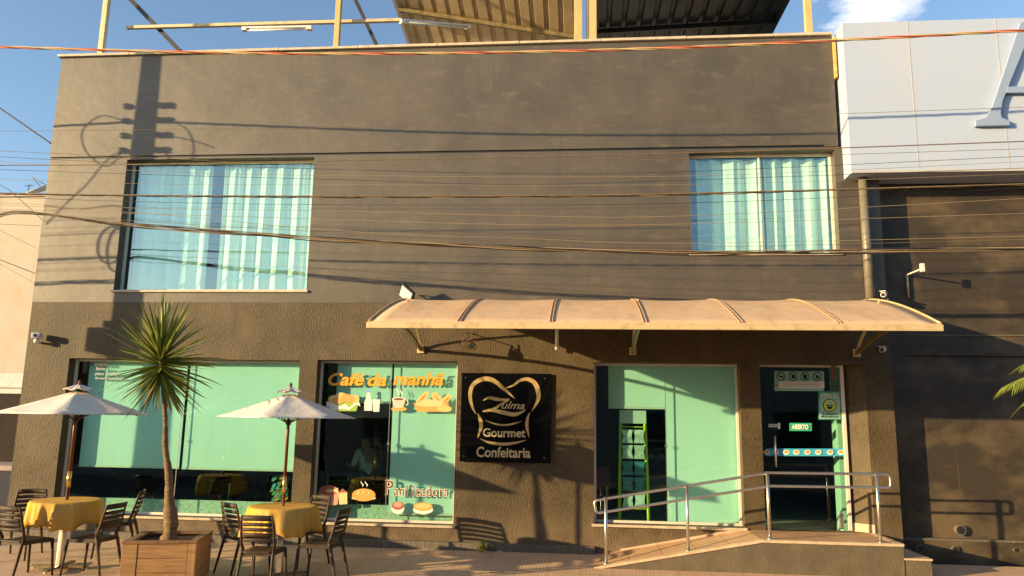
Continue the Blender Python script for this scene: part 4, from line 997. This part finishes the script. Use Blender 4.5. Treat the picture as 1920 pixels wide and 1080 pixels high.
for i, (X, side) in enumerate(((T1, 'left'), (T2, 'right'))):
    t_ = tb if i == 0 else copy_tree(tb); t_.location = (X, TY, gz(TY)+.012); t_.rotation_euler.z = R(8 if i else -12)
    tag(t_, ('round cafe table at far left under the cream umbrella, beside the wood planter' if i == 0 else 'round cafe table under the cream umbrella between the planter and the logo sign'), 'table', 'round cafe tables')
    cloth((X, TY, gz(TY)+.012), 3+i*4, 'gold cloth draped over the %s round table' % side)
    u_ = um if i == 0 else copy_tree(um); u_.location = (X, TY, gz(TY)); u_.rotation_euler.z = R(-8.5 if i == 0 else -90+0); u_.scale = (1, 1, 1) if i == 0 else (.9, .9, 1)
    tag(u_, ('cream hexagonal umbrella over the table left of the potted yucca' if i == 0 else 'cream hexagonal umbrella over the table right of the potted yucca'), 'umbrella', 'cream patio umbrellas')
ch0 = make_chair()
CH = [(-6.42, -2.36, -14, 'leftmost brown slatted chair, its back to the camera, seat towards the left table'),
      (-7.24, -1.40, -165, 'brown slatted chair half hidden behind the leftmost chair at the left table'),
      (-5.74, -2.14, 86, 'brown slatted chair on the right of the left table beside the planter'),
      (-6.10, -1.10, 112, 'brown slatted chair behind the right side of the left table, nearest the window'),
      (-4.05, -1.72, -36, 'brown slatted chair on the left of the right table next to the planter'),
      (-3.50, -2.50, 2, 'brown slatted chair in front of the right table with its back square to the camera'),
      (-3.50, -1.28, 150, 'brown slatted chair behind the right table, top rail catching sun'),
      (-3.00, -2.05, 86, 'brown slatted chair seen side on at the right of the right table')]
for i, (x, y, a, lb_) in enumerate(CH):
    c = ch0 if i == 0 else copy_tree(ch0); c.location = (x, y, gz(y)+.001); c.rotation_euler.z = R(a); c.scale = (.86, .95, 1)
    tag(c, lb_, 'chair', 'brown slatted chairs round the cafe tables')
for i, (px, Y, a, lb_) in enumerate(((250, 1.2, -80, 'chair inside the cafe behind the left part of the wide window'), (400, 1.6, 100, 'chair inside the cafe behind the middle of the wide window'), (455, 1.2, 20, 'chair inside the cafe behind the right part of the wide window'), (640, 1.3, -90, 'chair inside the cafe behind the bakery picture window'))):
    c = copy_tree(ch0); q = at(px, 930, Y); c.location = (q.x, Y, .19); c.rotation_euler.z = R(a); c.scale = (.9, .9, 1); tag(c, lb_, 'chair', 'chairs inside the cafe')
# ------------------------------------------------------------------ planter and yucca
pz = .285
c1, c2, c3, c4 = atz(232, 1012, pz), atz(345, 1011, pz), atz(394, 1000, pz), atz(285, 998, pz)
ctr = (c1+c3)/2; yaw_p = math.atan2(c2.y-c1.y, c2.x-c1.x)
pw_ = (c2-c1).length*1.22
pl = empty('wood_planter', (ctr.x-.01, ctr.y+.05, gz(ctr.y)), yaw_p, label='square wooden plank planter holding the yucca between the two tables', cat='planter')
hw = pw_/2; ph_ = pz-gz(ctr.y)
def plank_side(rot):
    b = MB(); m4 = Matrix.Rotation(R(rot), 3, 'Z')
    b.box(-hw, -hw+.16, -hw, -hw+.03, .01, ph_-.03, m4)
    z = .012
    while z < ph_-.06:
        z1 = min(z+.155, ph_-.03); b.box(-hw+.166, hw-.09, -hw+.004, -hw+.03, z, z1-.004, m4); z = z1
    b.box(hw-.085, hw-.002, -hw+.001, -hw+.03, .01, ph_-.03, m4)
    return b.build('side_panel', M['planter_wood'], pl, .003)
for r_ in (0, 90, 180, 270): plank_side(r_)
b = MB()
for r_ in (0, 90, 180, 270): b.box(-hw-.008, hw-.082, -hw-.008, -hw+.08, ph_-.028, ph_, Matrix.Rotation(R(r_), 3, 'Z'))
b.build('rim', M['planter_rim'], pl, .003)
b = MB(); b.box(-hw+.04, hw-.04, -hw+.04, hw-.04, .02, ph_-.05); b.build('soil', M['soil'], pl)
yb = at(317, 1000, ctr.y); yt = at(301, 677, ctr.y)
yc = empty('yucca', (yb.x, ctr.y, pz-.06), label='slim yucca with a spiky round head growing in the wooden planter', cat='plant')
ytz = yt.z-yc.location.z
b = MB(); rnd = random.Random(5)
pts, rad = [], []
xo = yt.x-yb.x
for i in range(90):
    t = i/89; wob = .02*math.sin(t*9)+.012*math.sin(t*21)
    pts.append((xo*t+wob*(1-t)*1.2+.035*math.sin(math.pi*t), .01*math.sin(t*7), t*ytz)); rad.append((.058*(1-t)**2.2+.022+.0022*math.sin(t*95)+.002*math.sin(t*37)+(.016 if .08 < t < .18 else 0))*(1.25 if t < .03 else 1))
b.tube(pts, rad, 12); b.build('trunk', M['trunk'], yc)
def blade_mesh(b, base, d, L_, w_, droop, rnd, seg=6, fold=.3):
    d = d.normalized(); side = d.cross(Vector((0, 0, 1)));
    if side.length < .05: side = Vector((1, 0, 0))
    side.normalize(); side.rotate(Matrix.Rotation(rnd.uniform(-.7, .7), 3, d)); nrm = side.cross(d).normalized()
    prev = None
    for i in range(seg+1):
        t = i/seg; p = base+d*(L_*t)+Vector((0, 0, -droop*t*t*L_)); ww = w_*(.55+.45*math.sin(min(1, t*2.2)*math.pi/2))*(1-t)**.55 if t < 1 else .0005
        row = [b.b.verts.new(p-side*ww+nrm*ww*fold), b.b.verts.new(p), b.b.verts.new(p+side*ww+nrm*ww*fold)]
        if prev: 
            for k in (0, 1): b.b.faces.new((prev[k], prev[k+1], row[k+1], row[k]))
        prev = row
hd = Vector((xo, 0, ytz))
b = MB(); b2 = MB()
for i in range(205):
    u = i/205; el = R(90-150*u**.85+rnd.uniform(-10, 10)); az = i*2.39996+rnd.uniform(-.2, .2)
    d = Vector((math.cos(el)*math.cos(az), math.cos(el)*math.sin(az), math.sin(el)))
    base = hd+Vector((0, 0, .12-.30*u))+Vector((d.x, d.y, 0))*.03
    L_ = rnd.uniform(.52, .80)*(1 if el > 0 else .90)*(1.08 if el > 1 else 1)*(1+.08*math.sin(az))
    blade_mesh(b if (u < .93) else b2, base, d, L_, rnd.uniform(.019, .031), rnd.uniform(-.03, .16) if el > -.3 else -.05, rnd)
for i in range(16):
    a = rnd.uniform(0, 6.28); blade_mesh(b2, hd+Vector((.02*math.cos(a), .02*math.sin(a), -.16-.05*rnd.random())), Vector((math.cos(a)*.5, math.sin(a)*.5, -1)), rnd.uniform(.16, .34), .012, .2, rnd)
b.build('crown', M['leaf'], yc); b2.build('dry_leaves', M['leaf_dry'], yc)
# small weed at the wall foot
q = at(905, 1004, -.13); wd_ = empty('weed', (q.x, -.13, -.14), label='small green weed sprouting at the wall foot under the logo sign', cat='plant')
b = MB()
for i in range(26):
    a = rnd.uniform(0, 6.28); el = rnd.uniform(.4, 1.4); d = Vector((math.cos(el)*math.cos(a), -abs(math.cos(el)*math.sin(a))*.4, math.sin(el)))
    L_ = rnd.uniform(.12, .24); b.tube([Vector(), d*L_*.6, d*L_], .002, 4)
    for k in range(5): 
        p_ = d*L_*(.3+.15*k); dd = Vector((rnd.uniform(-1, 1), rnd.uniform(-1, .2), rnd.uniform(-.3, .8))).normalized(); blade_mesh(b, p_, dd, .04, .008, .1, rnd, 3)
b.build('foliage', M['leaf'], wd_)
b = MB()
for i in range(90):
    x, y = rnd.uniform(-8, 4), rnd.uniform(-3.4, -.15)
    if x > 0 and y > -1: continue
    a = rnd.uniform(0, 6.28); l = rnd.uniform(.01, .03); z = gz(y)+.006; dx_, dy_ = math.cos(a)*l, math.sin(a)*l
    b.quad((x-dx_, y-dy_, z), (x+dy_*.4, y-dx_*.4, z+.006), (x+dx_, y+dy_, z+.002), (x-dy_*.4, y+dx_*.4, z+.004))
b.build('leaf_litter', M['rust'], None, label='tiny dry leaves scattered over the tiled sidewalk', cat='leaf litter', kind='stuff')
# palm at the right edge of the frame
pp_ = at(2020, 700, -2.6); gp = empty('palm', (pp_.x, -2.6, gz(-2.6)), label='palm whose lit yellow green frond tips enter at the right edge', cat='tree')
b = MB(); H_ = pp_.z-gp.location.z; b.tube([(0, 0, 0), (.02, 0, H_*.5), (0, 0, H_)], [.09, .07, .06], 12); b.build('trunk', M['trunk'], gp)
b = MB(); 
for k, (az, el, L_) in enumerate([(178, .22, .66), (186, -.15, .62), (172, .6, .6), (150, .2, .7), (215, .1, .7), (120, .3, .7), (250, .3, .7), (60, .3, .8), (0, .3, .8), (300, .35, .8), (200, .75, .6), (30, .8, .6)]):
    d = Vector((math.cos(R(az))*math.cos(el), math.sin(R(az))*math.cos(el), math.sin(el))); pts = []
    for j in range(12):
        t = j/11; pts.append(Vector((0, 0, H_))+d*L_*t+Vector((0, 0, -.42*t*t*L_)))
    b.tube(pts, [.010*(1-.8*j/11) for j in range(12)], 5)
    for j in range(2, 12):
        tdir = (pts[j]-pts[j-1]).normalized(); sd2 = tdir.cross(Vector((0, 0, 1))).normalized()
        for s_ in (-1, 1):
            for h_ in (0, .5):
                base = pts[j-1].lerp(pts[j], h_); blade_mesh(b, base, tdir*.75+sd2*s_*.8+Vector((0, 0, -.15)), .26*(1-.45*abs(j/11-.45)), .008, .25, rnd, 4)
b.build('fronds', M['palm_leaf'], gp)

# ------------------------------------------------------------------ utility poles and overhead wires
PX, PY = -9.95, -1.62
def make_pole(loc, label):
    o = empty('utility_pole', loc, label=label, cat='utility pole', group='concrete utility poles along the pavement')
    b = MB(); b.tube([(0, 0, 0), (0, 0, 9.2)], [.155, .075], 14); b.build('shaft', M['concrete'], o)
    for z in (7.35, 7.1, 6.85, 6.6):
        b = MB(); b.bar((-.32, 0, z-.02), (.42, 0, z-.02), .03, .02); rk_ = b.build('insulator_rack', M['grey_steel'], o)
        b = MB()
        for s_ in (-.31, .27, .41): b.lathe((s_, 0, z-.05), [(.03, 0), (.055, .02), (.03, .045), (.055, .07), (.03, .1)], 12)
        b.build('insulator', M['ceramic'], rk_)
    b = MB(); b.bar((-.12, 0, 5.0), (.14, 0, 5.0), .05, .05); b.bar((-.1, -.0, 4.6), (.1, 0, 4.6), .05, .05); b.build('clamp', M['grey_steel'], o)
    for pts_ in ([(-.3, 0, 7.08), (-.75, 0, 7.2), (-1.05, .0, 6.95), (-.95, 0, 6.6), (-.6, 0, 6.35), (-.32, 0, 6.6)], [(.42, 0, 7.1), (.75, 0, 6.9), (.85, 0, 6.5), (.55, 0, 6.3), (.4, 0, 6.55)],
                 [(-.3, 0, 6.6), (-.6, 0, 6.45), (-.9, 0, 6.05), (-1.2, 0, 5.75), (-1.5, 0, 5.4)], [(.4, 0, 6.85), (.7, 0, 6.78), (1.0, 0, 6.7), (1.2, 0, 6.62)], [(-.1, 0, 5.6), (-.4, 0, 5.7), (-1.0, 0, 5.65), (-1.9, 0, 5.75)],
                 [(.1, 0, 6.6), (.3, 0, 6.2), (.15, 0, 5.8), (.3, 0, 5.4), (.12, 0, 5.0)]):
        b = MB(); b.tube(spline(pts_, 8), .009, 6); b.build('service_loop', M['wire_black'], o)
    b = MB(); b.tube([(-.34+.22*math.cos(t/20*6.283), .02, 5.05+.30*math.sin(t/20*6.283)) for t in range(20)], .012, 6, close=True); b.tube([(-.30+.17*math.cos(t/20*6.283), -.02, 5.0+.36*math.sin(t/20*6.283)) for t in range(20)], .012, 6, close=True); b.build('cable_coil', M['wire_black'], o)
    b = MB(); b.box(-.42, -.16, -.12, .12, 3.35, 3.72); b.box(-.3, -.05, -.05, .05, 3.75, 3.85); b.build('splice_box', M['black_metal'], o, .01)
    return o
po = make_pole((PX, PY, gz(PY)), 'concrete utility pole at the pavement edge left of the cafe')
p2 = copy_tree(po); p2.location.x = 18; tag(p2, 'concrete utility pole far along the pavement to the right')
ORD = ['topmost', 'second', 'third', 'fourth', 'fifth', 'sixth', 'seventh', 'eighth', 'ninth', 'tenth', 'eleventh', 'twelfth', 'thirteenth', 'fourteenth', 'fifteenth', 'sixteenth', 'seventeenth', 'eighteenth']
def wirepts(px, Y, ends=True, step=.5):
    p = [at(x, y, Y) for x, y in px]
    q = spline([tuple(v) for v in p], 8); q = [Vector(v) for v in q]
    if ends:
        s_ = (q[3]-q[0]); sl_ = max(-.06, min(.06, s_.z/s_.x)); 
        L_ = Vector((PX, PY, q[0].z+(PX-q[0].x)*sl_)); L0 = Vector((-32, PY-.2, L_.z+.35)); Rr = Vector((18, PY, q[-1].z+(18-q[-1].x)*max(0, (q[-1]-q[-4]).z/(q[-1]-q[-4]).x*1.0)))
        q = [L0, L0.lerp(L_, .35)-Vector((0,0,.35)), L0.lerp(L_, .7)-Vector((0,0,.3)), L_, L_.lerp(q[0], .5)]+q+[q[-1].lerp(Rr, .5), Rr]
    return q
WIRES = [  # pixel path across the view at a distance Y in front of the wall; radius, material
    ([(0,246),(300,243),(640,239),(1280,223),(1920,201)], -1.75, .0028, 'wire_brown'),
    ([(0,310),(300,308),(640,301),(1280,287),(1920,265)], -1.55, .007, 'wire_brown'),
    ([(0,283),(250,294),(640,309),(1280,298),(1920,279)], -1.7, .003, 'wire_brown'),
    ([(0,294),(250,306),(640,318),(960,325),(1280,322),(1920,293)], -1.5, .003, 'wire_black'),
    ([(0,303),(300,322),(640,329),(1280,330),(1920,303)], -1.65, .0028, 'wire_tan'),
    ([(0,318),(300,328),(640,337),(960,346),(1280,338),(1920,315)], -1.45, .003, 'wire_black'),
    ([(0,336),(300,345),(640,346),(1280,346),(1920,326)], -1.7, .0024, 'wire_tan'),
    ([(0,362),(250,366),(640,368),(960,367),(1280,363),(1920,345)], -1.62, .009, 'wire_brown'),
    ([(0,369),(250,378),(640,384),(1280,381),(1920,352)], -1.5, .0028, 'wire_black'),
    ([(0,380),(250,390),(640,396),(960,404),(1280,405),(1920,372)], -1.55, .003, 'wire_tan'),
    ([(0,392),(250,400),(640,412),(960,421),(1280,420),(1920,400)], -1.6, .003, 'wire_tan'),
    ([(0,384),(250,398),(640,433),(960,446),(1280,456),(1920,443)], -1.45, .003, 'wire_tan'),
    ([(0,396),(250,414),(640,437),(960,452),(1280,463),(1920,449)], -1.5, .003, 'wire_brown')]
for i, (px, Y, r_, mt) in enumerate(WIRES):
    b = MB(); q = wirepts(px, Y); b.tube(q, r_, 6, caps=False)
    b.build('overhead_wire', M[mt], None, label='overhead wire crossing the facade, %s of the loose wires counted from the top' % ORD[i], cat='wire', group='overhead wires crossing the facade')
def bundle(name, px, Y, n, R0, r_, mats, label, turns, cat, jitter=0, seed=1):
    rnd = random.Random(seed); q = wirepts(px, Y); d = []
    dense = [q[0]]
    for a, c in zip(q, q[1:]):
        k = max(1, int((c-a).length/.035))
        for j in range(1, k+1): dense.append(a.lerp(c, j/k))
    root = empty(name, dense[0], label=label, cat=cat)
    s_ = 0; acc = [0]
    for a, c in zip(dense, dense[1:]): s_ += (c-a).length; acc.append(s_)
    for k in range(n):
        ph = 2*math.pi*k/n; pts = []; f1, f2 = rnd.uniform(.5, 1.3), rnd.uniform(0, 6)
        for p, l in zip(dense, acc):
            a = l*turns+ph; rr = R0*(1+jitter*math.sin(l*f1*2+f2))
            oy, oz = math.cos(a)*rr, math.sin(a)*rr+jitter*.010*math.sin(l*f1+f2*2)
            pts.append(p+Vector((0, oy, oz))-dense[0])
        b = MB(); b.tube(pts, r_, 5, caps=False); b.build('strand', M[mats[k % len(mats)]], root)
    return root
bundle('twisted_power_cable', [(0,88),(200,94),(420,99),(640,101),(960,98),(1280,89),(1600,74),(1920,57)], -1.62, 3, .011, .0095, ['cable_red', 'cable_orange', 'cable_olive'],
       'thick twisted red and cream power cable sagging just below the parapet', 4.6, 'cable')
bundle('telecom_cable_bundle', [(0,402),(50,398),(240,422),(400,434),(640,450),(960,466),(1280,474),(1600,472),(1920,465)], -1.35, 6, .020, .0075, ['wire_brown', 'wire_tan', 'wire_black'],
       'thick ragged bundle of brown telecom cables sagging across the upper windows', 1.3, 'cable', .5, 3)
bundle('lashed_wire_pair', [(0,364),(250,367),(640,370),(960,369),(1280,365),(1600,355),(1920,347)], -1.60, 2, .008, .006, ['wire_tan', 'wire_black'],
       'lashed pair of thin cables crossing the middle of both upper windows', 7, 'cable', .2, 5)
# drop wires to the left of the building
DR = [([(-60,165),(0,203),(97,270)], .35, .014, 'wire_black', 'thick black drop wire slanting down to the upper left corner of the cafe'),
      ([(-60,312),(20,358),(90,422)], 1.5, .006, 'wire_black', 'thin drop wire slanting across the top of the cream wall'),
      ([(-60,460),(0,487),(90,522)], 1.5, .007, 'wire_black', 'black drop wire slanting across the middle of the cream wall'),
      ([(-60,410),(0,432),(90,476)], 1.2, .004, 'wire_brown', 'brown drop wire slanting across the cream wall above the black one'),
      ([(-60,430),(0,420),(90,424)], .9, .004, 'wire_brown', 'brown wire almost level over the cream wall'),
      ([(-60,455),(0,495),(90,545)], 1.3, .003, 'wire_brown', 'lowest thin drop wire over the cream wall')]
for px, Y, r_, mt, lb_ in DR:
    b = MB(); b.tube([at(x, y, Y+.0) for x, y in px], r_, 6, caps=False); b.build('drop_wire', M[mt], None, label=lb_, cat='wire', group='drop wires left of the cafe')
# ------------------------------------------------------------------ things beyond the left corner
LYY = 15.0
t0 = at(0, 372, LYY); t1 = at(92, 366, LYY)
lbk = empty('cream_building', (-30, LYY, -.15), label='cream rendered building with stained walls beyond the left corner of the cafe', cat='building')
def LP(b, name, mat, bevel=0, parent=None):
    o = b.build(name, M[mat], parent or lbk, bevel); o.data.transform(Matrix.Translation(-Vector(lbk.location))); return o
zt = (t0.z+t1.z)/2; zmid = at(30, 700, LYY).z
b = MB(); b.box(-60, -10, LYY, LYY+8, zmid, zt); LP(b, 'wall', 'cream')
b = MB(); b.box(-60, -10, LYY-.02, LYY+8, at(30, 738, LYY).z, zmid-.002); LP(b, 'band', 'whitewash')
b = MB(); b.box(-60, -10, LYY, LYY+8, -.4, at(30, 738, LYY).z-.002); LP(b, 'lower_wall', 'shaded_gate')
b = MB(); b.box(-60.1, -9.9, LYY-.08, LYY+8.1, zt, zt+.10); LP(b, 'coping', 'cream', .01)
for i in range(14):
    x = -52+i*3.0; b = MB(); b.box(x-.9, x+.9, LYY-.03, LYY-.005, .1, 2.1); LP(b, 'shutter', 'shaded_gate')
b = MB(); b.box(-60, -10, LYY-.10, LYY-.022, zmid-.52, zmid-.44); LP(b, 'rail', 'whitewash')
ds = at(92, 345, LYY+1); sd_ = empty('satellite_dish', (ds.x, LYY+1, zt), label='satellite dish on the cream roof at the left edge of the cafe', cat='satellite dish')
b = MB(); Rd = .75
rings = []
for j in range(7):
    t = j/6; rings.append([b.b.verts.new((Rd*t*math.cos(a), Rd*t*math.sin(a), .16*t*t)) for a in [2*math.pi*k/28 for k in range(28)]] if t else [b.b.verts.new((0, 0, 0))])
for k in range(28): b.b.faces.new((rings[0][0], rings[1][k], rings[1][(k+1) % 28]))
for A, B in zip(rings[1:], rings[2:]):
    for k in range(28): b.b.faces.new((A[k], B[k], B[(k+1) % 28], A[(k+1) % 28])).smooth = True
dd = b.build('reflector', M['whitewash'], sd_); dd.rotation_euler = (R(28), R(-22), 0); dd.location = (-.1, 0, .55)
m_ = dd.modifiers.new('thick', 'SOLIDIFY'); m_.thickness = .02
b = MB(); b.tube([(0, 0, 0), (0, 0, .56)], .04, 8); b.build('mast', M['grey_steel'], sd_)
b = MB(); b.tube([(-.15, 0, .55), (-.5, -.35, 1.0)], .012, 6); b.tube([(.2, -.1, .62), (-.5, -.35, 1.0)], .012, 6); b.build('feed_arm', M['grey_steel'], sd_)
an = at(55, 345, LYY+1.5); aa = empty('roof_antenna', (an.x, LYY+1.5, zt), label='thin television antenna on the cream roof left of the dish', cat='antenna')
b = MB(); b.tube([(0, 0, 0), (0, 0, .95)], .014, 6); b.build('mast', M['grey_steel'], aa)
b = MB(); b.bar((-.15, 0, .9), (.15, 0, .94), .012, .012)
for k in range(5): b.bar((-.14+k*.07, -.12, .9+k*.01), (-.14+k*.07, .12, .9+k*.01), .008, .008)
b.build('elements', M['grey_steel'], aa)
# ------------------------------------------------------------------ houses across the street (seen only as reflections)
pmat('house_a', (.30, .24, .18), .85); pmat('house_b', (.22, .20, .19), .85); pmat('house_roof', (.22, .10, .06), .8); pmat('house_glass', (.03, .04, .05), .15)
HS = [(-47, 9, 3.0, 'house_a'), (-36, 8, 3.1, 'house_b'), (-25, 9, 3.2, 'house_a'), (-14.5, 9.4, 5.4, 'house_b'), (-4.8, 9.5, 6.2, 'house_a'), (5.1, 9.6, 5.8, 'house_b'), (15.2, 9.8, 7.0, 'house_a'), (25.5, 9.8, 9.0, 'house_b'), (36, 10, 9, 'house_a')]
for i, (x, wd, h, mt) in enumerate(HS):
    o = empty('house', (x, -22, -.30), label='low house across the street, %s from the left' % ORD[i].replace('topmost', 'first'), cat='house', group='low houses across the street')
    b = MB(); b.box(-wd/2, wd/2, -5, 5, 0, h); b.build('wall', M[mt], o)
    b = MB(); b.ext([(-wd/2-.08, -5.5, h), (-wd/2-.08, 5.5, h), (-wd/2-.08, 0, h+1.1)], (wd+.16, 0, 0)); b.build('roof', M['house_roof'], o)
    for k in (-1, 1):
        b = MB(); b.box(k*wd*.28-.7, k*wd*.28+.7, 4.9, 5.04, 1.0, 2.3); wf = b.build('window', M['house_glass'], o)
        b = MB(); b.box(k*wd*.28-.8, k*wd*.28+.8, 5.0, 5.08, .9, .99); b.build('sill', M['pale_kerb'], wf)
    b = MB(); b.box(-.5, .5, 4.9, 5.05, .02, 2.15); b.build('door', M['house_roof'], o)
